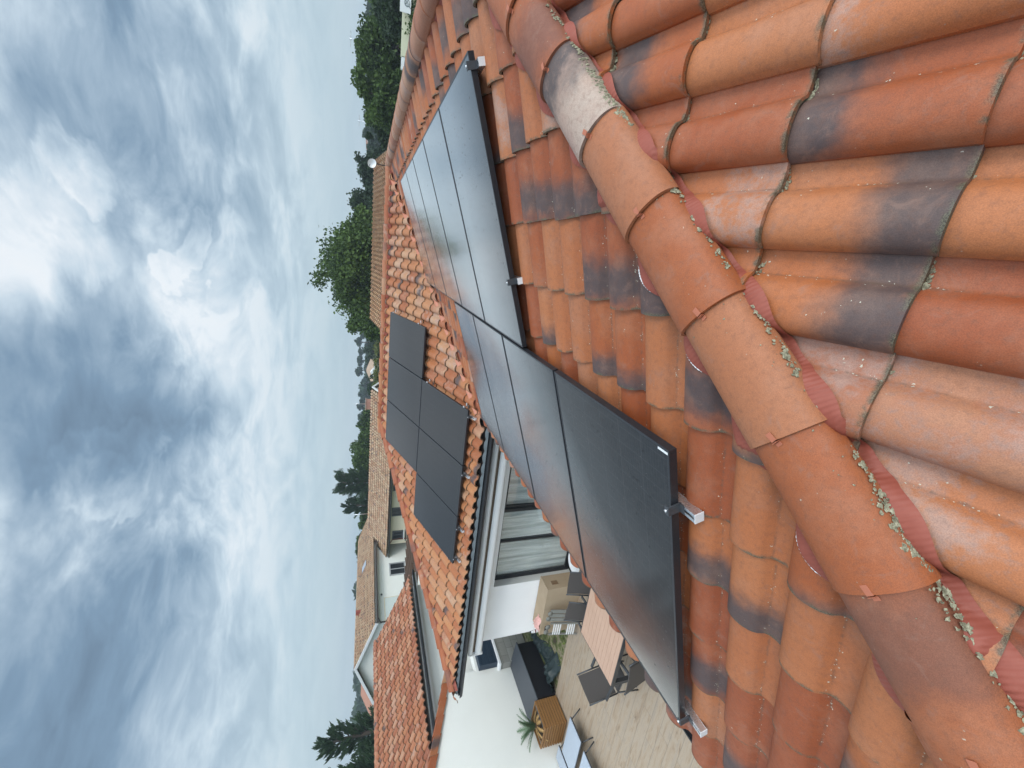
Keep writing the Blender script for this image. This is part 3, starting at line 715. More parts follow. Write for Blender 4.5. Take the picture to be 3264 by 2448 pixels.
# jambs and sill of the opening (grey side return)
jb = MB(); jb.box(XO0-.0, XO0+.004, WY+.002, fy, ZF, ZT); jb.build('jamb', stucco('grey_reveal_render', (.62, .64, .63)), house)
# curtains (pleated sheer)
cv = MB(); rows = []
g = np.random.default_rng(4)
for z in (ZF+.03, -3.0, ZT-.02):
    row = []
    for k in range(420):
        x = XO0+.02+k*(3.2/420)
        row.append((x, -3.42+.022*math.sin(x*31+2*math.sin(x*4.1))+.010*math.sin(x*83)+.01*math.sin(x*13+z), z))
    rows.append(row)
cv.grid(rows, flip=False)
mt, N = newmat('sheer_curtain')
co = N.n('ShaderNodeTexCoord').outputs['Object']
st = N.noise(N.n('ShaderNodeMapping', {'Vector': co, 'Scale': (1.3, .1, .05)}).outputs[0], 7, 3, .6)
finish(N, Base_Color=N.ramp(st, [(.34, (.50, .54, .54)), (.47, (.74, .77, .77)), (.56, (.90, .92, .92)), (.62, (.66, .70, .70)), (.7, (.93, .94, .94))]), Roughness=.9)
cur = cv.build('sheer_curtain', mt); tag(cur, 'pale grey sheer pleated curtain hanging behind the patio window', 'curtain')
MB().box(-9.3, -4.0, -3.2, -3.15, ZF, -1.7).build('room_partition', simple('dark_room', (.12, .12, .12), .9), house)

# --- awning cassette under the eave
aw = empty('awning', (-7, -3.9, -1.9), label='closed white awning cassette with brown cloth slot under the gutter', cat='awning')
ab = MB(); n = 14
def extr(prof, x0, x1, mi=0):
    m_ = MB(); m_.grid([[(x, y, z) for y, z in prof+[prof[0]]] for x in (x0, x1)])
    for x in (x0, x1): m_.add([(x, y, z) for y, z in prof], [tuple(range(len(prof)))])
    return m_
extr([(-3.74, -1.665), (-4.06, -1.665), (-4.10, -1.69), (-4.10, -1.735), (-3.74, -1.735)], -9.47, -4.5).build('top_cover', M_pvc, aw)
extr([(-3.76, -1.735), (-4.05, -1.735), (-4.05, -1.80), (-3.76, -1.80)], -9.46, -4.5).build('cloth_roll', simple('brown_awning_cloth', (.10, .07, .045), .9), aw)
pr_ = [(-3.74, -1.80), (-4.09, -1.80)]+[(-4.03-.075*math.cos(a), -1.875-.075*math.sin(a)) for a in np.linspace(-.6, math.pi*.5, 8)]+[(-3.92, -1.96), (-3.74, -1.97)]
extr(pr_, -9.49, -4.5).build('front_bar', M_pvc, aw)
ab = MB(); ab.box(-9.515, -9.47, -4.105, -3.74, -1.96, -1.66); ab.build('end_cap', M_pvc, aw, bevel=.02)

# ------------------------------------------------------------------ solar panels
PWd, PLn, HT = 1.0198, 1.722, .16
def uvplane(P, name, mat, parent, su, sv):
    me = mesh_np(name, P, [(0, 1, 2, 3)], [False], [(0, 0), (su, 0), (su, sv), (0, sv)]); return link(name, me, mat, parent)
def solar(O, ax, upv, n, label, group, tag_=False):
    """O: upper-left corner on the top surface; ax across (width), -upv down the slope"""
    O, ax, upv, n = [Vector(q) for q in (O, ax, upv, n)]
    cen = O+ax*PWd/2-upv*PLn/2-n*.035
    o = empty('solar_panel', cen, label=label, cat='solar panel', group=group)
    b = MB(); fw_ = .012
    for (a0, a1, s0, s1) in ((0, PWd, 0, fw_), (0, PWd, PLn-fw_, PLn), (0, fw_, fw_, PLn-fw_), (PWd-fw_, PWd, fw_, PLn-fw_)):
        b.obox(O+ax*(a0+a1)/2-upv*(s0+s1)/2-n*.0175, ax, upv, n, (a1-a0)/2, (s1-s0)/2, .0175)
    b.build('frame', M_black, o, bevel=.0012)
    q = [O+ax*fw_-upv*(PLn-fw_), O+ax*(PWd-fw_)-upv*(PLn-fw_), O+ax*(PWd-fw_)-upv*fw_, O+ax*fw_-upv*fw_]
    q = [v-n*.0015 for v in q]
    g_ = uvplane([tuple(v) for v in q], 'glass', M_panel, o, PWd-2*fw_, PLn-2*fw_)
    b = MB(); b.obox(O+ax*PWd/2-upv*PLn/2-n*.010, ax, upv, n, PWd/2-.013, PLn/2-.013, .003); b.build('backsheet', M_gray, o)
    if tag_:
        b = MB(); b.obox(O+ax*(PWd-.035)-upv*.017+ax*0-n*.0005, ax, upv, n, .028, .005, .0012); b.build('rating_label', M_pvc, o)
    return o
ax_, up_, nn = Vector(A_ax), Vector(A_up), Vector(A_n)
def PA(x, y, h): return Vector((x, y, x*T))+nn*h
def PBm(x, y, h): return Vector((x, y, y*T))+Vector(B_n)*h
ordn = ['nearest', 'second nearest', 'middle', 'fourth nearest', 'farthest']
for k in range(5):
    y1 = -7.381+k*1.0398
    # width runs toward -y (ax), so the upper-left corner is the far end
    solar(PA(-.5997, y1+PWd, HT), ax_, up_, nn, f'{ordn[k]} sky-reflecting solar panel of the row of five along the right-hand roof slope', 'solar panels in the upper row of five')
o4 = ['large nearest solar panel speckled with raindrops, in front of the patio', 'second nearest panel of the lower row of four, drop-speckled', 'third panel of the lower row of four, dark slate with a dusty top', 'far last panel of the lower row of four, beside the valley gutter']
for k in range(4):
    y1 = -8.9335+k*1.0398
    solar(PA(-2.2449, y1+PWd, HT), ax_, up_, nn, o4[k], 'solar panels in the lower row of four', tag_=(k == 0))
l3 = [['matt black right-end panel of the upper row of three on the far wing', 'middle panel of the upper row of three on the far wing', 'left panel of the upper row of three on the far wing, by the hip'],
      ['right panel of the lower row of three on the far wing', 'middle panel of the lower row of three on the far wing', 'lowest left panel of the far wing, sticking out past the upper row']]
for row in range(2):
    for k in range(3):
        kk = k+row
        x1 = -3.1066-kk*1.0398
        yy = -.5997-row*(PLn+.02)*c_
        solar(PBm(x1-PWd, yy, HT), Vector(B_ax), Vector(B_up), Vector(B_n), l3[row][k], 'solar panels on the far wing')
# rails, hooks and clamps
def rail(P0, P1, n, label, group, clamps=()):
    P0, P1, n = Vector(P0), Vector(P1), Vector(n); dv = (P1-P0).normalized(); sd2 = dv.cross(n).normalized()
    o = empty('mounting_rail', P0, label=label, cat='mounting rail', group=group)
    b = MB(); L_ = (P1-P0).length; cen = (P0+P1)/2
    b.obox(cen-n*.018, sd2, n, dv, .020, .002, L_/2); b.obox(cen+sd2*.018, sd2, n, dv, .002, .016, L_/2); b.obox(cen-sd2*.018, sd2, n, dv, .002, .016, L_/2)
    b.obox(cen+n*.018+sd2*.0135, sd2, n, dv, .0065, .002, L_/2); b.obox(cen+n*.018-sd2*.0135, sd2, n, dv, .0065, .002, L_/2); b.obox(cen, sd2, n, dv, .018, .0015, L_/2)
    b.build('profile', M_alu, o, bevel=.0008)
    b = MB(); b.obox(P0-dv*.0015, sd2, n, dv, .021, .0205, .0015); b.build('end_cap', M_pvc, o)
    for t in clamps:
        b = MB(); q = P0+dv*t+n*.045
        b.obox(q, sd2, n, dv, .02, .030, .004); b.obox(q+n*.029+dv*.009, sd2, n, dv, .02, .002, .010); b.obox(q+dv*-.012-n*.026, sd2, n, dv, .02, .003, .014)
        b.build('clamp', M_gray, o)
        b = MB(); cc = q+n*.032+dv*.010; b.tube([cc-n*.006, cc+n*.005], .006, 8); b.build('clamp_bolt', M_alu, o)
    for t in np.arange(.35, L_, 1.3):
        q = P0+dv*float(t); b = MB(); b.obox(q-n*.045, sd2, n, dv, .006, .03, .02); b.obox(q-n*.072+sd2*.05, sd2, n, dv, .06, .003, .02); b.build('roof_hook', M_alu, o)
HR = .16-.035-.020
for x0, ya, yb, lab in ((-.665, -7.43, -2.05, 'aluminium rail under the upper edge of the row of five panels'), (-1.79, -7.43, -2.05, 'aluminium rail under the lower half of the row of five panels')):
    rail(PA(x0, ya, HR), PA(x0, yb, HR), nn, lab, 'rails under the foreground panels', (.042,))
for x0, ya, yb, lab in ((-2.50, -9.02, -4.7, 'aluminium rail under the upper edge of the row of four panels'), (-3.80, -9.04, -4.7, 'aluminium rail under the lower edge of the row of four panels')):
    rail(PA(x0, ya, HR), PA(x0, yb, HR), nn, lab, 'rails under the foreground panels', (.080,))
for i, x0 in enumerate((-4.245, -5.334, -6.441, -7.10)):
    rail(PBm(x0, -4.03, HR), PBm(x0, -2.4 if i >= 2 else -.75, HR), Vector(B_n), ['first', 'second', 'third', 'leftmost'][i]+' rail end from the right sticking out below the far wing panels', 'rails under the far wing panels', (.10,))
# mid clamps between panels as small bolts, on the far wing's right edge
for (x, y) in ((-3.09, -.75), (-3.09, -1.95), (-4.13, -2.45), (-4.13, -3.75)):
    b = MB(); P = PBm(x, y, HT-.01); b.obox(P, (1, 0, 0), B_up, B_n, .012, .02, .014); b.obox(P-Vector(B_n)*.05+Vector((.03, 0, 0)), (1, 0, 0), B_up, B_n, .03, .012, .012)
    tag(b.build('panel_clamp', M_alu, None), f'small aluminium end clamp on the {"upper" if y > -1 else "lower" if y > -2.2 else "third" if y > -3 else "bottom"} right edge of the far wing panels', 'clamp', 'end clamps of the far wing panels')

# ------------------------------------------------------------------ ground and patio
m_grass, N = newmat('rough_grass')
co = N.n('ShaderNodeTexCoord').outputs['Object']
n1 = N.noise(co, .35, 6, .65); n2 = N.noise(co, 9, 5, .7)
b = N.mix(N.step(n1, .35, .7), (.035, .060, .018), (.095, .105, .045)); b = N.mix(N.m('MULTIPLY', n2, .5), b, (.055, .075, .02))
finish(N, Base_Color=b, Roughness=.95, Specular_IOR_Level=.1, Normal=bump(N, n2, .6, .05))
gb = MB(); gn = 48; G = []
for j in range(gn+1):
    row = []
    for i in range(gn+1):
        x = (i/gn-.5)*2; y = (j/gn-.5)*2; x = x*abs(x)*300; y = y*abs(y)*300
        dcam = math.hypot(x, y); z = -4.12+max(0, dcam-90)*.012+(.6*math.sin(x*.05)*math.cos(y*.04) if dcam > 40 else 0)
        row.append((x, y, min(z, 3.0)))
    G.append(row)
tag(gb.grid(G).build('ground', m_grass), kind='structure')
m_deck, N = newmat('wood_look_patio_tiles')
co = N.n('ShaderNodeTexCoord').outputs['Object']
br = N.n('ShaderNodeTexBrick', {'Vector': co, 'Color1': (0, 0, 0), 'Color2': (1, 1, 1), 'Mortar': (.5, .5, .5), 'Scale': 1.0, 'Mortar Size': .0035, 'Mortar Smooth': .1, 'Bias': 0.0, 'Brick Width': 1.2, 'Row Height': .2}, offset=.37)
pl = N.n('ShaderNodeSeparateColor', {0: br.outputs['Color']}).outputs[0]
mp = N.n('ShaderNodeMapping', {'Vector': co, 'Scale': (.8, 5.5, 1)})
mp2 = N.n('ShaderNodeVectorMath', {0: mp.outputs[0], 1: N.n('ShaderNodeCombineXYZ', {0: N.m('MULTIPLY', pl, 9), 1: N.m('MULTIPLY', pl, 3), 2: 0.0}).outputs[0]}, operation='ADD').outputs[0]
s1 = N.noise(mp2, 2.4, 6, .68, dist=.6); s2 = N.noise(mp2, 7, 5, .7, dist=.4); s3 = N.noise(co, 3.0, 4, .6)
b = N.ramp(s1, [(.30, (.17, .11, .065)), (.42, (.32, .235, .155)), (.52, (.37, .295, .215)), (.64, (.29, .235, .18)), (.8, (.41, .34, .26))])
b = N.mix(N.m('MULTIPLY', N.step(s2, .58, .78), .55), b, (.15, .105, .075))
b = N.mix(N.m('MULTIPLY', s3, .35), b, (.38, .31, .25))
b = N.mix(N.m('MULTIPLY', br.outputs['Fac'], .8), b, (.17, .145, .12))
finish(N, Base_Color=b, Roughness=.55, Specular_IOR_Level=.4, Normal=bump(N, N.m('SUBTRACT', s2, br.outputs['Fac']), .3, .003))
db = MB(); db.box(-12.2, -3.74, -13, -4.02, -4.12, ZF); db.box(-9.62, -3.74, -4.02, -3.70, -4.12, ZF-.002)
tag(db.build('patio', m_deck), kind='structure')
m_soil, N = newmat('soil_with_grass')
co = N.n('ShaderNodeTexCoord').outputs['Object']; n1 = N.noise(co, 4.5, 6, .7); n2 = N.noise(co, 40, 4, .7)
b = N.ramp(n1, [(.38, (.05, .035, .022)), (.48, (.09, .13, .02)), (.56, (.32, .27, .18)), (.7, (.07, .05, .03))])
finish(N, Base_Color=N.mix(N.m('MULTIPLY', n2, .5), b, (.04, .035, .02)), Roughness=.95, Normal=bump(N, n2, .8, .02))
tag(MB().box(-12.2, -9.66, -4.018, -.5, -4.2, -4.03).build('soil_strip', m_soil), kind='structure')
# grass tufts on it
V = []; F = []; g = np.random.default_rng(8)
for k in range(2600):
    x = g.uniform(-11.0, -9.75); y = g.uniform(-3.95, -1.2)
    if math.sin(x*7+y*3)+math.sin(y*9) < .2: continue
    h = g.uniform(.03, .10); a = g.uniform(0, 6.28); w_ = .006; lx, ly = g.normal()*.03, g.normal()*.03; bI = len(V)
    V += [(x-w_*math.cos(a), y-w_*math.sin(a), -4.03), (x+w_*math.cos(a), y+w_*math.sin(a), -4.03), (x+lx, y+ly, -4.03+h)]; F.append((bI, bI+1, bI+2))
m_ = MB(); m_.add(V, F); tag(m_.build('grass', simple('bright_grass', (.13, .19, .03), .8, 0, .3, 4)), 'short bright green grass tufts on the soil strip beside the patio', 'grass', kind='stuff')

# ------------------------------------------------------------------ white gable wall with verge tiles (left edge)
an = empty('gable_wall', (-12.45, -6, ZF), label='tall plain white rendered gable wall with terracotta verge tiles on its sloping top', cat='wall')
def atop(y): return -1.05-.345*(y+4.32) if y > -8 else -1.05-.345*(-8+4.32)+.345*(y+8)
b = MB(); ys = [-2.48, -8, -13]
b.add([(x, y, z) for x in (-12.2, -12.6) for y, z in ((-2.48, ZF), (-2.48, atop(-2.48)), (-8, atop(-8)), (-13, atop(-13)), (-13, ZF))],
      [(4, 3, 2, 1, 0), (5, 6, 7, 8, 9), (0, 1, 6, 5), (1, 2, 7, 6), (2, 3, 8, 7), (3, 4, 9, 8)])
b.add([(-12.203, -2.48, ZF), (-12.203, -2.48, -2.50), (-12.203, -1.2, -2.50), (-12.203, -1.2, ZF), (-12.5, -2.48, ZF), (-12.5, -2.48, -2.5), (-12.5, -1.2, -2.5), (-12.5, -1.2, ZF)], [(0, 1, 2, 3), (7, 6, 5, 4), (1, 5, 6, 2), (3, 2, 6, 7)])
b.build('wall', M_wall2, an)
g = np.random.default_rng(14)
for k in range(17):
    y1 = -2.25-k*.375; y0 = y1-.40; rc = tuple(g.random(4))
    P = []; pr = [(-12.155, -.115), (-12.155, .045), (-12.175, .065), (-12.27, .070), (-12.36, .055), (-12.42, .01)]
    V = []; UV = []
    for y, dz in ((y1, -.004), (y0, .024)):
        for x, z in pr: V.append((x+(.010 if dz > 0 and x > -12.2 else 0), y, atop(y)+z+dz)); UV.append((.3, (y-y0)/.4))
    for x, z in pr: V.append((x+.008, y0, atop(y0)+z+.024-.016)); UV.append((.3, .5))
    n = len(pr)
    F = [(i, i+1, n+i+1, n+i) for i in range(n-1)]+[(n+i, n+i+1, 2*n+i+1, 2*n+i) for i in range(n-1)]
    me = mesh_np('verge_tile', V, F, [False]*len(F), UV, [rc]*len(V)); link('verge_tile', me, M_cap if k % 4 else M_tileB, an)

# ------------------------------------------------------------------ concrete block pier with sill and blue slatted box
m_block, N = newmat('grey_concrete_blocks')
co = N.n('ShaderNodeTexCoord').outputs['Object']
yz = N.n('ShaderNodeCombineXYZ', {0: N.n('ShaderNodeSeparateXYZ', {0: co}).outputs[1], 1: N.n('ShaderNodeSeparateXYZ', {0: co}).outputs[2], 2: 0.0}).outputs[0]
br = N.n('ShaderNodeTexBrick', {'Vector': yz, 'Color1': (.27, .26, .235), 'Color2': (.42, .41, .38), 'Mortar': (.20, .195, .18), 'Scale': 1.0, 'Mortar Size': .006, 'Brick Width': .40, 'Row Height': .2, 'Bias': 0.0})
finish(N, Base_Color=N.mix(N.m('MULTIPLY', N.noise(co, 12, 5, .7), .5), br.outputs[0], (.25, .25, .22)), Roughness=.9, Normal=bump(N, N.noise(co, 90, 4), .5, .004))
bw = empty('block_wall', (-12.08, -1.6, ZF), label='low grey concrete block wall with a pale coping behind the white house corner', cat='wall')
MB().box(-12.2, -11.98, -2.60, -.6, ZF, -3.14).build('blocks', m_block, bw)
MB().box(-12.2, -11.95, -2.63, -.6, -3.138, -3.07).build('coping', M_white, bw, bevel=.008)
bx = empty('slatted_box', (-12.1, -1.7, -3.07), label='dark blue slatted box standing on the pale coping of the block wall', cat='shutter box')
M_blue = simple('dark_blue_paint', (.018, .035, .06), .45, 0, .2)
b = MB(); b.box(-12.19, -12.0, -2.52, -.7, -3.066, -2.56); b.build('body', M_blue, bx, bevel=.004)
b = MB()
for k in range(5): b.box(-11.998, -11.985, -2.50, -.7, -3.05+k*.10, -2.965+k*.10)
b.build('slats', M_blue, bx, bevel=.003)

# ------------------------------------------------------------------ black storage chest, tarp, planter with cycad
ch = empty('storage_chest', (-11.8, -3.3, ZF), label='long black storage chest with a slate grey lid against the white wall', cat='storage chest')
MB().box(-12.15, -11.42, -4.03, -2.58, -4.02, -3.52).build('body', simple('black_resin', (.010, .010, .014), .5), ch, bevel=.01)
b = MB(); b.hexa([(-12.18, -4.06, -3.48), (-11.38, -4.06, -3.53), (-11.38, -2.55, -3.53), (-12.18, -2.55, -3.48), (-12.18, -4.06, -3.42), (-11.38, -4.06, -3.50), (-11.38, -2.55, -3.50), (-12.18, -2.55, -3.42)])
b.build('lid', simple('slate_lid', (.060, .068, .080), .5), ch, bevel=.008)
# crumpled tarp
g = np.random.default_rng(17); tb = MB(); P = []
from mathutils import noise as mn
for i in range(70):
    row = []
    for j in range(26):
        f = i/69; y = -4.0+f*2.1; wdt = .20+.14*math.sin(f*5+.6)+(.18 if f < .15 else 0)
        x = -11.12+.15*math.sin(f*7)+(j/25-.5)*2*wdt
        h = (.17+.14*(f < .2))*max(0, 1-abs(j/25-.5)**1.6*3)
        nz = mn.noise(Vector((x*9, y*9, 1)))*.5+mn.noise(Vector((x*21, y*21, 4)))*.3
        row.append((x+.03*mn.noise(Vector((x*14, y*14, 9))), y, -4.03+max(.01, h*(.6+.8*nz))))
    P.append(row)
tg = tb.grid(P).build('tarpaulin', simple('dark_teal_tarp', (.006, .018, .019), .5, 0, .4, 14, .5, 60))
tag(tg, 'crumpled dark teal tarpaulin heaped along the foot of the black storage chest', 'tarpaulin')
pb = empty('wooden_planter', (-11.65, -4.36, ZF), label='square planter of horizontal brown wooden slats in front of the white wall', cat='planter')
M_wood = None
def wood(name, c1, c2, sx=(1, 1, 1), rough=.6, sc=20):
    m, N = newmat(name); co = N.n('ShaderNodeTexCoord').outputs['Object']
    n1 = N.noise(N.n('ShaderNodeMapping', {'Vector': co, 'Scale': sx}).outputs[0], sc, 6, .65, dist=.5); n2 = N.noise(co, 5, 4, .6)
    b = N.mix(n1, c1, c2); b = N.mix(N.m('MULTIPLY', n2, .4), b, tuple(v*.6 for v in c1))
    finish(N, Base_Color=b, Roughness=rough, Normal=bump(N, n1, .25, .002)); return m
M_wood = wood('oiled_brown_wood', (.20, .095, .030), (.36, .185, .060), (.3, .3, 4))
X0, X1, Y0, Y1 = -12.05, -11.38, -4.68, -4.08
for k in range(9):
    z = ZF+.03+k*.062; b = MB()
    b.box(X0, X1, Y0, Y0+.025, z, z+.044); b.box(X0, X1, Y1-.025, Y1, z, z+.05); b.box(X0, X0+.025, Y0+.025, Y1-.025, z, z+.05); b.box(X1-.025, X1, Y0+.025, Y1-.025, z, z+.05)
    b.build('slat_course', M_wood, pb, bevel=.004)
b = MB()
for x in (X0+.045, X1-.045):
    for y in (Y0+.045, Y1-.045): b.box(x-.018, x+.018, y-.018, y+.018, ZF, ZF+.58)
b.build('corner_posts', M_wood, pb)
MB().box(X0+.03, X1-.03, Y0+.03, Y1-.03, ZF+.05, ZF+.50).build('soil', simple('potting_soil', (.03, .02, .014), .95), pb)
b = MB(); b.box(X1-.10, X1-.028, Y0+.03, Y1-.03, ZF+.52, ZF+.565); b.build('liner_edge', M_gray, pb)
cy = empty('cycad', (-11.72, -4.38, ZF+.5), label='small sago palm with stiff green fronds and dry brown lower leaves in the wooden planter', cat='palm')
g = np.random.default_rng(23)
m_fr = simple('palm_green', (.075, .13, .065), .6, 0, .35, 20); m_dry = simple('dry_palm_leaf', (.42, .26, .10), .85, 0, .3, 20)
def frond(m, base, az, el, ln, curl, wl):
    pts = []; P = Vector(base); e = el
    for k in range(15):
        pts.append(P.copy()); P += Vector((math.cos(az)*math.cos(e), math.sin(az)*math.cos(e), math.sin(e)))*ln/14; e -= curl/14
    m.tube(pts, [.005*(1-k/16) for k in range(15)], 5)
    sd_ = Vector((-math.sin(az), math.cos(az), 0))
    for k in range(2, 15):
        for q in range(2):
            p = pts[k-1].lerp(pts[k], q/2); t = (pts[k]-pts[k-1]).normalized(); w_ = wl*math.sin(math.pi*min(1, (k+q/2)/15.5))**.7
            for s in (-1, 1):
                tip = p+sd_*s*w_+t*w_*.75+Vector((0, 0, .25*w_+g.normal()*.006)); m.add([p-t*.010, p+t*.010, tip], [(0, 1, 2)])
for k in range(15):
    m = MB(); az = k*2.399+.3; el = 1.35-.05*k; frond(m, (-11.72, -4.38, ZF+.60), az, el, .50+g.uniform(-.05, .04), .55, .075); m.build('frond', m_fr, cy)
for k in range(9):
    m = MB(); az = k*.72+.2; frond(m, (-11.72, -4.38, ZF+.60), az, .15, .42, 1.4, .055); m.build('dry_frond', m_dry, cy)
m = MB(); m.lathe((-11.72, -4.38, ZF+.48), [(.07, 0), (.085, .05), (.06, .12), (.03, .16)], 12); m.build('stem', simple('palm_stem', (.08, .05, .03), .9), cy)

# ------------------------------------------------------------------ garden table and chairs
M_slat = wood('pale_pink_teak', (.47, .29, .20), (.62, .42, .31), (.25, 6, 1), .45, 9)
M_char = simple('charcoal_metal', (.055, .058, .062), .4, .2, .1)
tb_ = empty('garden_table', (-6.8, -5.85, ZF), label='long garden table with pale pinkish slatted wooden top on a dark metal frame', cat='table')
TX0, TX1, TY0, TY1, TZ = -7.82, -5.6, -6.35, -5.35, ZF+.74
for k in range(11):
    y0 = TY0+.008+k*((TY1-TY0-.016)/11); b = MB(); b.box(TX0+.006, TX1, y0+.002, y0+(TY1-TY0-.016)/11-.002, TZ-.022, TZ); b.build('slat', M_slat, tb_, bevel=.002)
b = MB()
b.box(TX0-.006, TX0+.004, TY0-.006, TY1+.006, TZ-.055, TZ-.001); b.box(TX0, TX1, TY0-.008, TY0+.004, TZ-.06, TZ-.001); b.box(TX0, TX1, TY1-.004, TY1+.008, TZ-.06, TZ-.001); b.box(TX0+.01, TX1, TY0+.01, TY1-.01, TZ-.05, TZ-.026)
b.build('apron', M_char, tb_)
for x in (TX0+.03, TX1-.03):
    for y in (TY0+.03, TY1-.03): MB().box(x-.03, x+.03, y-.03, y+.03, ZF, TZ-.03).build('leg', M_char, tb_)
M_sling = simple('dark_taupe_sling', (.070, .062, .058), .7, 0, .1, 30, .3, 600)
def chair(x, y, rz, label, arms=True, z=ZF):
    o = empty('garden_chair', (x, y, z), rz, label, 'chair', 'dark garden chairs around the table')
    b = MB()   # local: faces +y
    rows = []
    for t in np.linspace(0, 1, 6): rows.append([(sx, .22-.44*t, .44-.02*math.sin(t*math.pi)-.01*t) for sx in (-.21, 0, .21)])
    b.grid(rows); b.grid([[(p[0], p[1], p[2]-.012) for p in r] for r in rows], flip=True)
    b.build('seat', M_sling, o, world=False)
    b = MB(); rows = []
    for t in np.linspace(0, 1, 7): rows.append([(sx, -.22-.13*t-.015*math.cos(sx*6)-.01*math.sin(t*3), .45+.46*t) for sx in (-.215, -.1, 0, .1, .215)])
    b.grid(rows); b.grid([[(p[0], p[1]-.012, p[2]) for p in r] for r in rows], flip=True)
    b.grid([[p for p in rows[-1]], [(p[0], p[1]-.012, p[2]) for p in rows[-1]]])
    b.build('backrest', M_sling, o, world=False)
    for s in (-1, 1):
        b = MB(); b.tube([(s*.235, .25, 0), (s*.235, .235, .44), (s*.235, -.22, .44)], .013, 8); b.tube([(s*.235, -.22, .43), (s*.235, -.36, .92)], .013, 8); b.build('side_frame', M_char, o, world=False)
        b = MB(); b.tube([(s*.235, -.20, .43), (s*.235, -.30, 0)], .013, 8); b.build('leg', M_char, o, world=False)
        if arms:
            b = MB(); b.tube([(s*.245, .22, .43), (s*.26, .22, .63)], .011, 8); b.obox((s*.26, -.02, .645), (1, 0, 0), (0, 1, 0), (0, 0, 1), .022, .26, .010); b.build('armrest', M_char, o, world=False)
    return o
chair(-7.98, -6.02, R(-90-8), 'dark sling garden chair at the left end of the slatted table')
chair(-7.66, -5.42, R(180-6), 'dark garden chair on the far side of the table, in front of the beige carton')
chair(-7.08, -5.30, R(180+4), 'dark garden chair on the far side of the table, nearest the patio window')
chair(-7.10, -6.42, R(6), 'dark garden chair on the near side of the table, closest to its corner')
chair(-6.42, -6.40, R(-3), 'dark garden chair on the near side of the table, mostly under the panel edge')

# glass topped folding tables at the left edge
m_gt = simple('pale_blue_grey_glass_top', (.36, .42, .50), .12, 0, .05, 2, 0)
def gtable(x0, x1, y0, y1, z, label, skew=0.0):
    o = empty('glass_table', ((x0+x1)/2, (y0+y1)/2, ZF), label=label, cat='table', group='pale glass-topped tables')
    q = lambda x, y: (x+skew*(y-y0), y)
    c = [q(x0, y0), q(x1, y0), q(x1, y1), q(x0, y1)]
    MB().hexa([(*p, z-.012) for p in c]+[(*p, z) for p in c]).build('top', m_gt, o, bevel=.002)
    b = MB()
    for i in range(4): b.bar((*c[i], z-.022), (*c[(i+1) % 4], z-.022), .022, .020)
    b.build('frame', M_char, o)
    for i in range(4):
        cx_, cy_ = (x0+x1)/2, (y0+y1)/2; p = c[i]; d_ = (p[0]+(cx_-p[0])*.1, p[1]+(cy_-p[1])*.1)
        MB().tube([(*d_, z-.03), (p[0]+(.10 if i in (1, 2) else -.06), p[1]+(.05 if i > 1 else -.03), ZF)], .012, 8).build('leg', M_char, o)
gtable(-11.70, -10.66, -5.49, -5.01, ZF+.25, 'low pale blue-grey glass-topped table with black legs, next to the wooden planter')
gtable(-11.30, -10.70, -6.30, -5.62, ZF+.25, 'low pale glass-topped table nearest the viewer, cut by the picture edge')
gtable(-12.15, -11.78, -5.60, -4.86, ZF+.25, 'low pale glass-topped table squeezed against the white wall')
# carton and things on / against it
m_card, N = newmat('beige_cardboard')
co = N.n('ShaderNodeTexCoord').outputs['Object']; n1 = N.noise(co, 3, 5, .6)
finish(N, Base_Color=N.mix(n1, (.33, .25, .165), (.46, .365, .255)), Roughness=.85, Normal=bump(N, N.noise(co, 40, 3), .2, .003))
ca = empty('large_carton', (-8.68, -3.92, ZF), label='big beige cardboard carton with black hand slots standing against the white wall', cat='carton')
MB().box(-9.29, -8.08, -4.11, -3.725, ZF+.002, -3.22).build('body', m_card, ca, bevel=.006)
b = MB(); b.box(-9.295, -8.075, -4.115, -3.72, -3.225, -3.20); b.build('lid', m_card, ca, bevel=.003)
b = MB(); b.box(-9.20, -9.07, -4.118, -4.108, -3.34, -3.30); b.build('hand_slot', M_black, ca)
b = MB(); b.box(-8.22, -8.12, -4.118, -4.108, -3.98, -3.94); b.build('hand_slot', M_black, ca)
b = MB(); b.box(-8.082, -8.071, -4.0, -3.9, -3.5, -3.36); b.build('tape', simple('brown_tape', (.22, .14, .08), .4), ca)
fc = empty('folded_slat_screen', (-8.85, -4.25, ZF), label='grey folded slatted wooden panel with white slats leaning on the carton', cat='folded chair')
M_gw = wood('weathered_grey_wood', (.16, .165, .15), (.27, .27, .245), (4, 4, .4), .8)
dY = lambda z: -4.20-.16*(-3.2-z)/.8
for i, x in enumerate((-8.55, -8.66, -8.77)):
    b = MB(); b.bar((x, dY(-3.95), -3.95), (x, dY(-3.30), -3.30), .085, .02, (0, 1, 0)); b.build('board', M_gw, fc, bevel=.004)
for i, x in enumerate((-8.60, -8.74, -8.97, -9.10)):
    b = MB(); zc = -3.30+.02*(i % 2)
    b.tube([(x, dY(zc)-.02, zc), (x, dY(zc)+.004, zc)], .055, 16); b.build('round_knob', M_gw, fc)
b = MB()
for x in (-8.86, -9.15): b.bar((x, dY(-3.95)-.01, -3.95), (x, dY(-3.34)-.01, -3.34), .03, .03, (0, 1, 0))
b.build('side_rail', M_gw, fc)
for k in range(4):
    for z0 in (-3.42, -3.72):
        z = z0-k*.045; b = MB(); b.box(-9.14, -8.87, dY(z)-.035, dY(z)-.02, z-.012, z+.012); b.build('white_slat', M_pvc, fc)
b = MB(); cl = []
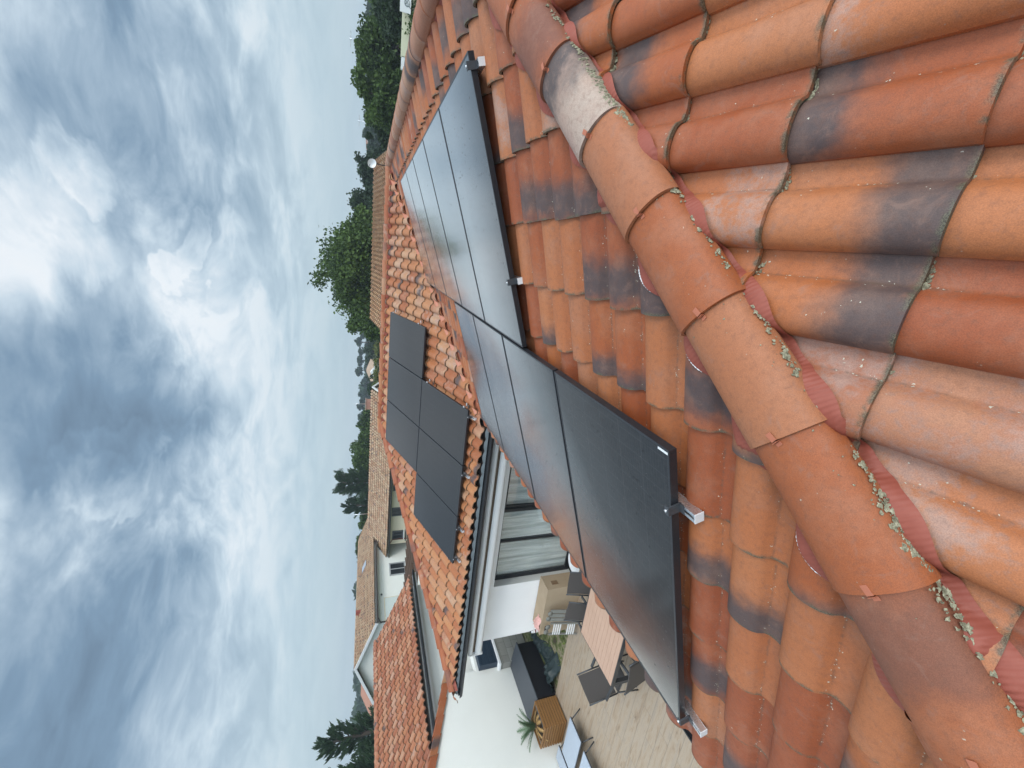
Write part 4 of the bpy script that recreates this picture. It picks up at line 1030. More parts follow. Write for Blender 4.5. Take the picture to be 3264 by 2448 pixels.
for i in range(22):
    row = []
    for j in range(14):
        x = -9.24+i*.016; y = -4.09+j*.014; rr = max(0, 1-((x+9.07)/.17)**2-((y+4.0)/.10)**2)
        row.append((x, y, -3.196+.10*rr**.6*(.5+abs(mn.noise(Vector((x*38, y*38, 2))))*1.5)))
    cl.append(row)
b.grid(cl); tag(b.build('crumpled_cloth', simple('pink_white_cloth', (.72, .42, .38), .9, 0, .5, 30)), 'small crumpled pink and white cloth on top of the beige carton', 'cloth')
sp_ = empty('spray_can', (-9.26, -4.05, -3.2), label='silver spray can with dark cap and white label on the corner of the carton', cat='spray can')
MB().lathe((-9.24, -4.04, -3.199), [(.030, 0), (.032, .005), (.032, .15), (.022, .17)], 18).build('body', M_alu, sp_)
MB().lathe((-9.24, -4.04, -3.199), [(.0325, .03), (.0326, .031), (.0326, .12), (.0325, .121)], 18).build('label_band', M_pvc, sp_)
MB().lathe((-9.24, -4.04, -3.199), [(.0328, .06), (.0329, .061), (.0329, .085), (.0328, .086)], 18).build('dark_band', simple('maroon_print', (.12, .02, .03), .5), sp_)
MB().lathe((-9.24, -4.04, -3.199), [(.018, .17), (.018, .20), (.012, .205)], 14).build('cap', M_black, sp_)
bt = empty('small_bottle', (-8.35, -4.5, ZF), label='small white bottle with a dark round cap on the floor in front of the carton', cat='bottle')
MB().lathe((-8.35, -4.5, ZF), [(.045, 0), (.05, .02), (.05, .14), (.02, .18)], 16).build('body', M_pvc, bt)
MB().lathe((-8.35, -4.5, ZF), [(.03, .18), (.055, .22), (.05, .27), (.02, .30)], 16).build('cap', simple('dark_red_cap', (.07, .02, .015), .4), bt)
rt_ = empty('round_side_table', (-7.25, -4.32, ZF), label='small round white side table in front of the patio window', cat='side table')
MB().lathe((-7.25, -4.32, ZF+.44), [(.21, 0), (.225, .006), (.225, .022), (.215, .028), (.205, .020), (0.01, .020)], 32).build('top', M_pvc, rt_)
for k in range(3):
    a = k*2.09; MB().tube([(-7.25+.1*math.cos(a), -4.32+.1*math.sin(a), ZF+.44), (-7.25+.19*math.cos(a), -4.32+.19*math.sin(a), ZF)], .012, 8).build('leg', M_black, rt_)

# ------------------------------------------------------------------ neighbouring buildings
def slopeset(name, mat, parent, P_eave0, ax, upv, ncols, W, nrows, E, n, seed, nu=6, nv=1, **k):
    lips = [j*E for j in range(nrows)]+[nrows*E-.0]
    return tiled(name, mat, parent, P_eave0, ax, upv, n, 0, 0, ncols, W, lips, nu=nu, nv=nv, seed=seed, **k)
# garage: eave x=-12.9 z=-1.24, ridge x=-15.9 z=-.13
ga = empty('neighbour_garage', (-15.9, -3, ZF), label='low neighbouring building with bright pinkish orange tiled roof behind the white gable wall', cat='building')
tg_ = .3744; cg = 1/math.sqrt(1+tg_**2); sg = tg_*cg
gy0, gy1 = -9.0, 2.08
nr = 10; E_ = 3.0/cg/nr
tiled('roof', M_garage, ga, (-12.9, gy0, -1.22), (0, 1, 0), (-cg, 0, sg), (sg, 0, cg), 0, 0, int((gy1-gy0)/.2), .2, [j*E_ for j in range(nr+1)], nu=7, nv=1, seed=51, hs=.9, jit=2, lift=.035, th=.025)
tiled('roof', M_garage, ga, (-18.9, gy0, -1.22), (0, -1, 0), (cg, 0, sg), (-sg, 0, cg), 0, -int((gy1-gy0)/.2), 0, .2, [j*E_ for j in range(nr+1)], nu=5, nv=1, seed=52, hs=.8)
b = MB(); b.box(-18.6, -13.2, gy0, gy1-.3, ZF, -1.30)
b.add([(-13.2, gy1-.3, -1.30), (-15.9, gy1-.3, -.22), (-18.6, gy1-.3, -1.30), (-13.2, gy0, -1.30), (-15.9, gy0, -.22), (-18.6, gy0, -1.30)], [(0, 1, 2), (5, 4, 3)]); b.build('wall', M_cream if False else M_wall2, ga)
gutter((-12.83, gy0, -1.30), (-12.83, gy1+.03, -1.30), (1, 0, 0), .065, parent=ga)
MB().box(-13.05, -12.9, gy0, gy1, -1.42, -1.30).build('fascia', M_pvc, ga)
for k in range(27):
    cap('ridge_tile', (-15.9, gy1-.4-k*.40, -.10), (0, 1, 0), (-1, 0, 0), (0, 0, 1), .42, seed=600+k, wd=.26, n=10, nl=1, parent=ga, mat=M_garage, hh=.075)
# white gable house
h1 = empty('gable_house', (-27, 14.5, ZF), label='off-white house with a long beige-brown tiled roof, white gable and a projecting cream wing', cat='house')
t1 = .337; c1_ = 1/math.sqrt(1+t1**2); s1_ = t1*c1_
xe, xr, xw, y0_, y1_ = -24.0, -27.05, -30.1, 10.2, 22.2
ze = -.34; zr = .69; nr = 12; E_ = (xe-xr)/c1_/nr
tiled('main_roof', M_beige, h1, (xe+.35, y0_-.25, ze-.12), (0, 1, 0), (-c1_, 0, s1_), (s1_, 0, c1_), 0, 0, 56, .22, [j*(E_*1.03+.02) for j in range(nr+1)], nu=6, nv=1, seed=61, hs=1.1, jit=2, lift=.05, th=.04)
tiled('main_roof', M_beige, h1, (xw-.35, y0_-.25, ze-.12), (0, -1, 0), (c1_, 0, s1_), (-s1_, 0, c1_), 0, -56, 0, .22, [j*(E_*1.03+.02) for j in range(nr+1)], nu=5, nv=1, seed=62, hs=.55)
b = MB(); b.box(xw, xe, y0_, y1_, ZF, ze-.05)
b.add([(xe, y0_, ze-.05), (xr, y0_, zr-.08), (xw, y0_, ze-.05), (xe, y1_, ze-.05), (xr, y1_, zr-.08), (xw, y1_, ze-.05)], [(0, 1, 2), (5, 4, 3)]); b.build('wall', M_wall2, h1)
b = MB()
for sx in (xe+.36, xw-.36): b.bar((sx, y0_-.27, ze-.16), (xr, y0_-.27, zr-.02), .05, .16, (0, 0, 1))
b.build('verge_board', M_pvc, h1)
gutter((xe+.42, y0_-.25, ze-.20), (xe+.42, 19, ze-.20), (1, 0, 0), .07, parent=h1, mat=simple('brown_gutter', (.06, .04, .035), .5))
MB().box(xe+.05, xe+.35, y0_-.2, 19, ze-.30, ze-.20).build('soffit', M_pvc, h1)
MB().tube([(xe+.42, y0_+.05, ze-.25), (xe+.06, y0_+.05, ze-.40), (xe+.06, y0_+.05, ZF)], .04).build('downpipe', bpy.data.materials['brown_gutter'], h1)
def window(parent, x, y, z, wx, wz, nrm, fr_=M_pvc, sill=True, panes=2):
    n = Vector(nrm); s = Vector((-n.y, n.x, 0)); c = Vector((x, y, z)); Zv = Vector((0, 0, 1))
    b = MB(); t = .045
    for a, h, hx, hz in ((0, wz/2, wx/2, t), (0, -wz/2, wx/2, t), (-wx/2, 0, t, wz/2+t), (wx/2, 0, t, wz/2+t)):
        b.obox(c+s*a+Zv*h+n*.02, s, n, Zv, hx, .03, hz)
    for i in range(1, panes): b.obox(c+s*(-wx/2+wx*i/panes)+n*.018, s, n, Zv, .03, .025, wz/2)
    w_ = b.build('window', fr_, parent)
    b = MB(); b.obox(c+n*.006, s, n, Zv, wx/2, .004, wz/2); b.build('pane', M_dark, w_)
    if sill: b = MB(); b.obox(c-Zv*(wz/2+.07)+n*.05, s, n, Zv, wx/2+.08, .07, .03); b.build('sill', M_pvc, w_)
    return w_
M_dark = simple('dark_window_glass', (.02, .022, .025), .12, 0, .2)
window(h1, xe, 14.65, -2.02, 1.15, 1.05, (1, 0, 0), simple('grey_window_frame', (.35, .36, .37), .5))
b = MB(); b.obox((xe+.02, 11.25, -1.52), (0, 1, 0), (1, 0, 0), (0, 0, 1), .85, .03, .46); b.build('shutter', simple('pale_roller_shutter', (.60, .66, .64), .5), h1, bevel=.01)
b = MB(); b.obox((xe+.012, 11.25, -1.52), (0, 1, 0), (1, 0, 0), (0, 0, 1), .92, .015, .53); b.build('shutter_surround', M_cream, h1)
b = MB(); b.obox((xe+.03, 12.45, -.85), (0, 1, 0), (1, 0, 0), (0, 0, 1), .05, .03, .05); b.build('vent', M_gray, h1)
b = MB(); q = Vector((-25.5, 19.0, ze+.5*0+(xe-(-25.5))*t1+.12)); b.obox((-25.5, 17.0, ze-.0+(-xe*0)+.50+.06), (0, 1, 0), (-c1_, 0, s1_), (s1_, 0, c1_), .35, .45, .04); sk = b.build('skylight', M_gray, h1)
b = MB(); b.obox((-25.5+.02, 17.0, ze+.50+.105), (0, 1, 0), (-c1_, 0, s1_), (s1_, 0, c1_), .29, .38, .004); b.build('pane', M_gt if False else m_gt, sk)
b = MB(); b.box(-26.3, -26.0, 13.3, 13.45, .35, .75); b.box(-26.45, -26.2, 13.33, 13.42, .55, .62); b.build('vent_pipe', simple('rust_pipe', (.25, .06, .04), .7), h1)
for k in range(30):
    cap('ridge_tile', (xr, y0_-.2+k*.40, zr+.02), (0, 1, 0), (-1, 0, 0), (0, 0, 1), .42, seed=700+k, wd=.26, n=8, nl=1, parent=h1, mat=M_beige, hh=.07)
# cream wing, ridge y=19 z=0, eave y=16 z=-1.35
tw = .45; cw = 1/math.sqrt(1+tw*tw); sw = tw*cw
xa, xb = -24.0, -11.5; nr = 10; E_ = 3.0/cw/nr
tiled('wing_roof', M_beige, h1, (xa, 16.0, -1.36), (1, 0, 0), (0, cw, sw), (0, -sw, cw), 0, 0, int((xb-xa)/.22), .22, [j*E_ for j in range(nr+1)], nu=6, nv=1, seed=63, hs=1.1, jit=2, lift=.05, th=.04)
tiled('wing_roof', M_beige, h1, (xa, 22.0, -1.36), (-1, 0, 0), (0, -cw, sw), (0, sw, cw), 0, -int((xb-xa)/.22), 0, .22, [j*E_ for j in range(nr+1)], nu=5, nv=1, seed=64, hs=.7)
b = MB(); b.box(-23.2, xb-.25, 16.4, 21.6, ZF, -1.42); b.add([(xb-.25, 16.4, -1.42), (xb-.25, 21.6, -1.42), (xb-.25, 19, -.14)], [(0, 1, 2)]); b.build('wing_wall', M_cream, h1)
b = MB(); b.bar((xb-.03, 15.95, -1.42), (xb-.03, 19, -.06), .05, .14); b.bar((xb-.03, 22.05, -1.42), (xb-.03, 19, -.06), .05, .14); b.build('verge_board', M_pvc, h1)
gutter((-24, 15.93, -1.44), (xb, 15.93, -1.44), (0, -1, 0), .065, parent=h1)
MB().box(-23.9, xb-.3, 16.0, 16.38, -1.50, -1.45).build('soffit', M_pvc, h1)
MB().tube([(-22.75, 15.95, -1.5), (-22.75, 16.33, -1.7), (-22.75, 16.33, ZF)], .04).build('downpipe', simple('rust_brown_downpipe', (.16, .05, .035), .6), h1)
for x, z, sill in ((-20.35, -1.98, True), (-22.38, -2.08, True), (-18.2, -2.0, True)): window(h1, x, 16.4, z, .62, .72, (0, -1, 0), M_gray, sill)
b = MB(); b.box(-21.9, -23.0, 16.36, 16.39, -2.70, -2.62); b.build('fitted_shelf', M_gray, h1)
# carport roof of dark boards between
cp = empty('carport', (-18.6, 8.6, ZF), label='dark brown boarded lean-to between the cream wing and the orange roof', cat='shed')
b = MB(); b.hexa([(-21, 7.0, -2.35), (-16.6, 7.0, -2.30), (-16.6, 10, -2.06), (-21, 10, -2.10), (-21, 7.0, -2.28), (-16.6, 7.0, -2.23), (-16.6, 10, -1.99), (-21, 10, -2.03)])
M_bw = wood('dark_brown_boards', (.07, .04, .025), (.13, .08, .05), (.3, 5, 1), .8); b.build('roof', M_bw, cp)
for k in range(8): MB().box(-21+k*.6, -20.93+k*.6, 6.9, 10.1, -2.12+.0, -1.96).build('batten', M_bw, cp)
for x in (-20.8, -16.8): MB().box(x-.06, x+.06, 7.1, 7.22, ZF, -2.3).build('post', M_bw, cp)
# back building with ochre roof behind the ridge
bb = empty('back_building', (-1.9, 14.3, ZF), label='long low building with a shallow ochre tiled roof right behind the wing ridge', cat='building')
# fitted: ridge y=14 z~.2, x from -5.6 to 2.3 ; front eave y=10
tb2 = .16; cb2 = 1/math.sqrt(1+tb2**2); sb2 = tb2*cb2; yr = 14.0; zrr = .20
tiled('roof', M_backroof, bb, (-5.75, 9.5, zrr-(yr-9.5)*tb2), (1, 0, 0), (0, cb2, sb2), (0, -sb2, cb2), 0, 0, 37, .2165, [j*.38 for j in range(13)], nu=6, nv=1, seed=71, hs=1.3, jit=2, lift=.06, th=.05, planes=[((0, yr, 0), (0, 1, 0))])
b = MB(); b.box(-5.5, 2.1, 9.8, 18.5, ZF, zrr-(yr-9.5)*tb2-.05); b.add([(-5.5, 9.8, zrr-.78), (-5.5, yr, zrr-.06), (-5.5, 18.5, zrr-.78)], [(0, 1, 2)]); b.add([(2.1, 9.8, zrr-.78), (2.1, yr, zrr-.06), (2.1, 18.5, zrr-.78)], [(2, 1, 0)]); b.build('wall', M_cream, bb)
b = MB(); b.hexa([(-5.75, yr, zrr), (2.3, yr, zrr), (2.3, 18.8, zrr-.78), (-5.75, 18.8, zrr-.78), (-5.75, yr, zrr+.04), (2.3, yr, zrr+.04), (2.3, 18.8, zrr-.74), (-5.75, 18.8, zrr-.74)]); b.build('rear_roof', M_beige if False else simple('ochre_rear_roof', (.40, .24, .13), .8), bb)
for k in range(19): cap('ridge_tile', (2.3-k*.425, yr, zrr-.0), (-1, 0, 0), (0, -1, 0), (0, 0, 1), .44, seed=800+k, wd=.2, n=8, nl=1, parent=bb, mat=M_backroof, hh=.05)
# dish
di = empty('satellite_dish', (1.55, 10.4, -.2), label='round white satellite dish at the right end of the low ochre roof', cat='satellite dish')
c = Vector((1.55, 10.4, .36)); nd = Vector((-.25, -1, .25)).normalized(); xx_ = nd.orthogonal().normalized(); yy_ = nd.cross(xx_)
rows = [[tuple(c+(xx_*math.cos(a)*.17+yy_*math.sin(a)*.19)*r+nd*(.09*r*r-.05)) for a in np.linspace(0, 2*math.pi, 25)] for r in (0.001, .3, .6, .85, 1.0)]
b = MB(); b.grid(rows); b.grid([[tuple(Vector(p)-nd*.008) for p in r] for r in rows], flip=True); b.build('reflector', M_pvc, di)
MB().tube([c-nd*.05, c-nd*.12, (1.55, 10.5, -.6)], .02).build('mount', M_gray, di)
MB().tube([c-yy_*.18, c+nd*.2-yy_*.05], .012).build('arm', M_gray, di)
# distant white gable house
fh = empty('distant_gable_house', (21, 100, ZF), label='distant white gabled house with two dark windows among trees on the right', cat='house')
b = MB(); b.box(18.7, 23.0, 99.9, 112, ZF, -.1); b.add([(18.7, 99.9, -.1), (23.0, 99.9, -.1), (20.85, 99.9, 1.25)], [(0, 1, 2)]); b.build('wall', M_wall2, fh)
b = MB(); b.bar((18.2, 99.7, -.22), (20.85, 99.7, 1.42), .2, .25); b.bar((23.5, 99.7, -.22), (20.85, 99.7, 1.42), .2, .25); b.build('verge_board', M_pvc, fh)
b = MB(); b.hexa([(18.0, 99.8, -.3), (20.85, 99.8, 1.4), (20.85, 112, 1.4), (18.0, 112, -.3), (18.0, 99.8, -.15), (20.85, 99.8, 1.55), (20.85, 112, 1.55), (18.0, 112, -.15)])
b.hexa([(20.85, 99.8, 1.4), (23.7, 99.8, -.3), (23.7, 112, -.3), (20.85, 112, 1.4), (20.85, 99.8, 1.55), (23.7, 99.8, -.15), (23.7, 112, -.15), (20.85, 112, 1.55)])
b.build('roof', simple('faded_orange_tiles', (.36, .17, .11), .85, 0, .3, 2), fh)
b = MB(); b.hexa([(23.3, 99, -1.3), (26.5, 99, -1.6), (26.5, 108, -.2), (23.3, 108, .5), (23.3, 99, -1.2), (26.5, 99, -1.5), (26.5, 108, .0), (23.3, 108, .7)]); b.build('side_roof', simple('grey_brown_tiles', (.24, .17, .13), .85, 0, .3, 2), fh)
for x in (20.1, 21.7): window(fh, x, 99.9, .1, .6, .75, (0, -1, 0), M_pvc, False, 1)
# mid-distance bungalow
mh = empty('distant_bungalow', (-22.5, 60, ZF), label='small distant pale bungalow with tan hipped roof between dark shrubs', cat='house')
b = MB(); b.box(-25, -21.1, 60, 66, ZF, -.85); b.build('wall', M_wall2, mh)
b = MB(); b.add([(-25.3, 59.7, -.8), (-20.8, 59.7, -.8), (-20.8, 66.3, -.8), (-25.3, 66.3, -.8), (-23.3, 62, .35), (-23.3, 64, .35)], [(0, 1, 4), (1, 2, 5, 4), (2, 3, 5), (3, 0, 4, 5)]); b.build('roof', simple('tan_tiles', (.38, .27, .19), .85, 0, .25, 2), mh)
b = MB(); b.box(-23.6, -21.8, 59.6, 60.2, ZF, -.95); b.add([(-23.9, 59.5, -.98), (-21.5, 59.5, -.98), (-22.7, 59.5, -.30), (-23.9, 61.5, -.98), (-21.5, 61.5, -.98), (-22.7, 61.5, -.30)], [(0, 1, 2), (0, 2, 5, 3), (2, 1, 4, 5)]); b.build('porch', M_pvc, mh)
bl = empty('distant_block', (-58, 31.5, ZF), label='orange tiled roof glimpsed between the trees beyond the white gable house', cat='house')
MB().box(-61, -56.5, 30, 34, ZF, -1.1).build('wall', M_cream, bl)
b = MB(); b.add([(-61.5, 29.5, -1.2), (-56, 29.5, -1.2), (-56, 34.5, -1.2), (-61.5, 34.5, -1.2), (-60, 32, .2), (-57.5, 32, .2)], [(0, 1, 5, 4), (1, 2, 5), (2, 3, 4, 5), (3, 0, 4)]); b.build('roof', bpy.data.materials['faded_orange_tiles'], bl)
# chimney house aerial, masts
def aerial(x, y, z0, z1, label, elems=5, r=.02, w_=.5, arm=True):
    o = empty('aerial', (x, y, z0), label=label, cat='aerial', group='rooftop aerials'); MB().tube([(x, y, z0), (x, y, z1)], r, 6).build('mast', M_alu, o)
    if arm:
        b = MB(); b.bar((x-w_/2, y, z1-.1), (x+w_/2, y, z1-.12), r*.9)
        for k in range(elems): b.bar((x-w_/2+k*w_/(elems-1), y-.25, z1-.1), (x-w_/2+k*w_/(elems-1), y+.25, z1-.1), r*.6)
        b.build('antenna', M_alu, o)
    return o
chm = empty('chimney', (-14.75, 21, -.6), label='square brick chimney rising behind the cream wing roof', cat='chimney')
MB().box(-15.1, -14.4, 23.6, 24.3, -4, .36).build('stack', simple('pink_brick', (.38, .20, .15), .85, 0, .2, 20), chm)
MB().box(-15.15, -14.35, 23.55, 24.35, .36, .42).build('cap', simple('chimney_cap', (.45, .33, .27), .85), chm)
aerial(-14.75, 24.0, .42, 1.3, 'thin aerial mast on the brick chimney behind the cream wing', arm=False, r=.025)
aerial(-22.3, 19.2, -.1, 1.25, 'thin pale pole on the cream wing roof in front of the pines', arm=False, r=.03)
aerial(13.0, 30, -3, 2.15, 'tall slim aerial with a short arm above the right-hand oaks', 4, .05, .9)
aerial(7.6, 30, -3, 1.46, 'small aerial mast in front of the distant white gabled house', 4, .04, .7)
# tiny yard items on the far right: sign board, pale wall, lamp pole, teal pots
sg_ = empty('sign_board', (6.34, 8, -.6), label='white sign board with a grey ring emblem and black diagonal strokes', cat='sign')
b = MB(); b.box(6.14, 6.80, 8.0, 8.03, -.80, -.43); b.build('board', M_pvc, sg_)
b = MB(); cx_, cz_ = 6.43, -.66; rr = [(cx_+.105*math.cos(a), 7.992, cz_+.085*math.sin(a)) for a in np.linspace(0, 2*math.pi, 29)]; b.tube(rr, .009, 6, cap=False); b.build('ring', simple('grey_print', (.22, .26, .28), .6), sg_)
b = MB(); b.bar((6.28, 7.99, -.80), (6.345, 7.99, -.735), .008, .045, (0, 1, 0)); b.bar((6.51, 7.99, -.59), (6.62, 7.99, -.50), .008, .05, (0, 1, 0)); b.build('strokes', M_black, sg_)
def text(s, loc, size, parent, mat, rot=(90, 0, 0), ext=.002):
    cu = bpy.data.curves.new('lettering', 'FONT'); cu.body = s; cu.size = size; cu.extrude = ext; cu.align_x = 'CENTER'; cu.align_y = 'CENTER'
    t = bpy.data.objects.new('t', cu); COL.objects.link(t); dg = bpy.context.evaluated_depsgraph_get(); dg.update()
    me = bpy.data.meshes.new_from_object(t.evaluated_get(dg)); bpy.data.objects.remove(t)
    me.transform(Matrix.Translation(loc) @ Matrix.Rotation(R(rot[2]), 4, 'Z') @ Matrix.Rotation(R(rot[0]), 4, 'X')); me.materials.clear()
    return link('lettering', me, mat, parent)
text('DK', (6.43, 7.994, -.66), .12, sg_, bpy.data.materials['grey_print'])
pw = empty('pale_boundary_wall', (7, 15, ZF), label='pale cream boundary wall beyond the ridge on the right, partly covered by creeper', cat='wall')
b = MB(); b.box(4.95, 6.9, 8.3, 8.45, ZF, -.54); b.build('wall', stucco('pale_yellow_render', (.62, .62, .46)), pw)
b = MB(); b.box(4.55, 4.93, 8.32, 8.44, ZF, -.56); b.build('end_panel', M_pvc, pw)
bh = empty('bird_box', (9.6, 24, -.4), label='small white bird box on a thin post in front of the dark oaks', cat='bird box')
MB().tube([(9.6, 24, -3.9), (9.6, 24, -.55)], .04).build('post', M_bw, bh)
b = MB(); b.box(9.4, 9.8, 23.85, 24.1, -.55, -.28); b.add([(9.36, 23.8, -.28), (9.84, 23.8, -.28), (9.6, 23.8, -.08), (9.36, 24.15, -.28), (9.84, 24.15, -.28), (9.6, 24.15, -.08)], [(0, 1, 2), (5, 4, 3), (0, 2, 5, 3), (2, 1, 4, 5)]); b.build('box', M_pvc, bh)
pt = empty('teal_drum', (4.3, 9.0, -1), label='turquoise plastic drum beyond the ridge tiles', cat='drum')
MB().lathe((4.05, 9.0, -2.3), [(.20, 0), (.24, .3), (.24, 1.40), (.20, 1.62), (.05, 1.66)], 18).build('body', simple('turquoise_plastic', (.03, .35, .33), .4), pt)

# ------------------------------------------------------------------ trees
def leafmat(name, dark, light, tint=.0, rough=.65):
    m, N = newmat(name); co = N.n('ShaderNodeTexCoord').outputs['Object']
    a = N.n('ShaderNodeAttribute', attribute_name='rnd'); r = N.n('ShaderNodeSeparateColor', {0: a.outputs['Color']}).outputs[0]
    n1 = N.noise(co, .9, 4, .6)
    f = N.m('ADD', N.m('MULTIPLY', r, .5), N.step(n1, .35, .68, 0, .5))
    b = N.mix(f, dark, light)
    p = N.n('ShaderNodeBsdfPrincipled', {'Base Color': b, 'Roughness': rough, 'Specular IOR Level': .3}); tl = N.n('ShaderNodeBsdfTranslucent', {'Color': b})
    mx = N.n('ShaderNodeMixShader', {0: .25, 1: p.outputs[0], 2: tl.outputs[0]}); N.n('ShaderNodeOutputMaterial', {'Surface': mx.outputs[0]})
    return m
LM = {'oak': leafmat('oak_leaves', (.012, .034, .008), (.10, .17, .032)),
      'dark': leafmat('dark_leaves', (.012, .028, .012), (.040, .075, .025)),
      'pine': leafmat('pine_needles', (.012, .034, .014), (.050, .095, .036)),
      'blue': leafmat('distant_foliage', (.012, .030, .012), (.045, .085, .035)),
      'light': leafmat('yellow_green_leaves', (.06, .085, .02), (.16, .18, .05)),
      'grey': leafmat('grey_green_leaves', (.07, .09, .06), (.15, .17, .11))}
M_bark = simple('bark', (.07, .055, .042), .95, 0, .3, 6)
def leaves(P, size, mat, parent, g, aspect=.7, name='crown', align=None):
    n = len(P); A = g.normal(size=(n, 3)); A /= np.linalg.norm(A, axis=1)[:, None]
    if align is not None: A = align+A*.45; A /= np.linalg.norm(A, axis=1)[:, None]
    Bv = np.cross(A, g.normal(size=(n, 3))); Bv /= np.linalg.norm(Bv, axis=1)[:, None]
    s = size*(.6+.8*g.random((n, 1)))
    V = np.stack([P-A*s, P-Bv*s*aspect, P+A*s, P+Bv*s*aspect], 1).reshape(-1, 3)
    F = np.arange(4*n).reshape(n, 4); rc = np.repeat(g.random((n, 1)), 4, 0); col = np.concatenate([rc]*4, 1)
    me = mesh_np(name, V, F, np.zeros(n, bool), None, col); return link(name, me, mat, parent)
def tree(label, x, y, ztop, rad, kind='oak', zb=-4.1, n=5000, size=.14, blobs=26, group=None, hr=None, name='tree', low=None, seed=None, cat='tree', sparse=.0):
    g = np.random.default_rng(seed if seed is not None else int(abs(x*97+y*13))+3)
    o = empty(name, (x, y, zb), label=label, cat=cat, group=group)
    hgt = ztop-zb; zl = low if low is not None else zb+hgt*.28; rv = (ztop-zl)/2; zc = zl+rv
    if kind == 'pine':
        P = []; D = []
        tb = MB(); tb.tube([(x, y, zb), (x+.05, y, zc), (x, y, ztop-.2)], [.16, .10, .03], 8)
        nb = blobs*2
        for k in range(nb):
            f = (k+.5)/nb; z = zl+(ztop-zl-.25)*f; L_ = rad*(1.05-.62*f)*g.uniform(.65, 1.15); a = k*2.4+g.normal()*.3; e = .15+.6*f
            dv = np.array([math.cos(a)*math.cos(e), math.sin(a)*math.cos(e), math.sin(e)]); st = np.array([x, y, z-.2*L_])
            tb.tube([st, st+dv*L_*.95], [.04, .012], 4)
            m = max(8, n//nb); t = g.uniform(.35, 1.08, m)**.8
            tip = g.integers(0, 5, m); off = g.normal(size=(5, 3))*.16*L_
            P.append(st+dv*L_*t[:, None]+off[tip]*t[:, None]+g.normal(size=(m, 3))*.05*L_); D.append(np.tile(dv+np.array([0, 0, .5]), (m, 1)))
        tb.build('trunk', M_bark, o); D = np.concatenate(D); D /= np.linalg.norm(D, axis=1)[:, None]
        leaves(np.concatenate(P), size, LM['pine'], o, g, .22, align=D); return o
    tb = MB(); tb.tube([(x, y, zb), (x+.06*rad, y, zl+.3*rv), (x, y, zc)], [.09*rad+.05, .06*rad+.04, .03*rad], 8)
    P = []
    for k in range(blobs):
        v = g.normal(size=3); v /= np.linalg.norm(v); v[2] = abs(v[2])*1.0-.35 if g.random() < .75 else v[2]
        if k % 3: r0 = g.uniform(.35, .72); br_ = rad*g.uniform(.26, .38)
        else: r0 = g.uniform(.72, .92); br_ = rad*g.uniform(.14, .22)
        c = np.array([x+v[0]*rad*r0, y+v[1]*rad*r0, zc+v[2]*rv*r0])
        m = int(n/blobs*(br_/(rad*.28))**2)
        q = g.normal(size=(m, 3)); q /= np.linalg.norm(q, axis=1)[:, None]; q *= (g.random((m, 1))**.45)*(1+.25*g.normal(size=(m, 1))*.6)
        P.append(c+q*br_*np.array([1, 1, .8]))
        if k < 14: tb.tube([(x, y, zl+.2*rv), tuple((np.array([x, y, zc])+c)/2), tuple(c)], [.03*rad, .02*rad, .008*rad], 5)
    tb.build('trunk', M_bark, o)
    leaves(np.concatenate(P), size, LM[kind], o, g); return o
tree('large broad oak with an uneven leafy crown behind the ochre roof', -3.7, 18.8, 3.9, 3.9, 'oak', n=42000, size=.095, blobs=84, low=-2.6)
tree('lower right-hand shoulder oak leaning off the large oak', -.6, 19.4, 2.6, 1.7, 'oak', n=9000, size=.10, blobs=24, low=-2.5)
tree('leafy oak filling the left flank of the large oak', -6.9, 19.5, 2.3, 1.45, 'oak', n=6500, size=.10, blobs=24, low=-2.6)
tree('rounded dark conifer nearest the satellite dish', 4.3, 31.6, 2.25, 2.3, 'dark', n=8000, size=.12, blobs=34)
tree('rounded dark conifer between the dish and the large oak', 1.5, 29.9, 2.3, 2.3, 'dark', n=8000, size=.12, blobs=34)
tree('small yellow-green shrub below the rounded conifers, by the dish', 3.1, 25.7, .85, .75, 'light', n=1800, size=.09, blobs=16, cat='shrub', name='shrub')
tree('yellow-green shrub at the foot of the large oak', -.1, 24.0, .8, .85, 'light', n=1800, size=.09, blobs=16, cat='shrub', name='shrub')
tree('tall dark oak just left of the slim aerial on the right', 7.9, 16.6, 2.45, 1.9, 'oak', n=14000, size=.085, blobs=36, low=-3.2)
tree('dark oak at the left of the right-hand group', 5.4, 15.5, 2.2, 1.7, 'oak', n=14000, size=.085, blobs=36, low=-3.2)
tree('low dark oak beside the hedge of the right-hand group', 4.6, 17.3, 1.6, 1.5, 'dark', n=8000, size=.09, blobs=30, low=-3.4)
tree('dark oak behind the white sign board', 8.6, 13.0, 1.55, 1.8, 'dark', n=10000, size=.08, blobs=34, low=-3)
tree('bushy oak filling the gap between the right-hand oaks', 10.4, 19.0, 2.0, 2.4, 'oak', n=11000, size=.10, blobs=34, low=-3.5)
tree('oak at the far right edge of the picture', 9.9, 12.4, 1.3, 1.6, 'dark', n=6000, size=.08, blobs=30, low=-3)
g = np.random.default_rng(31)
for i, (x, y, zt, r) in enumerate(((32.6, 73.2, 2.7, 3.2), (15.9, 68, 1.5, 1.9), (12.8, 68.7, 1.9, 1.8), (17.5, 78.2, 2.8, 2.2), (38, 76, 2.6, 3), (8, 66, 1.6, 2.2), (27, 80, 2.4, 3), (22.6, 84, 2.3, 2.6), (44, 78, 2.9, 3.2))):
    tree('hazy blue-green distant tree above the right-hand oaks and the far gabled house', x, y, zt, r, 'blue', n=1400, size=.30, blobs=18, group='distant hazy trees on the right')
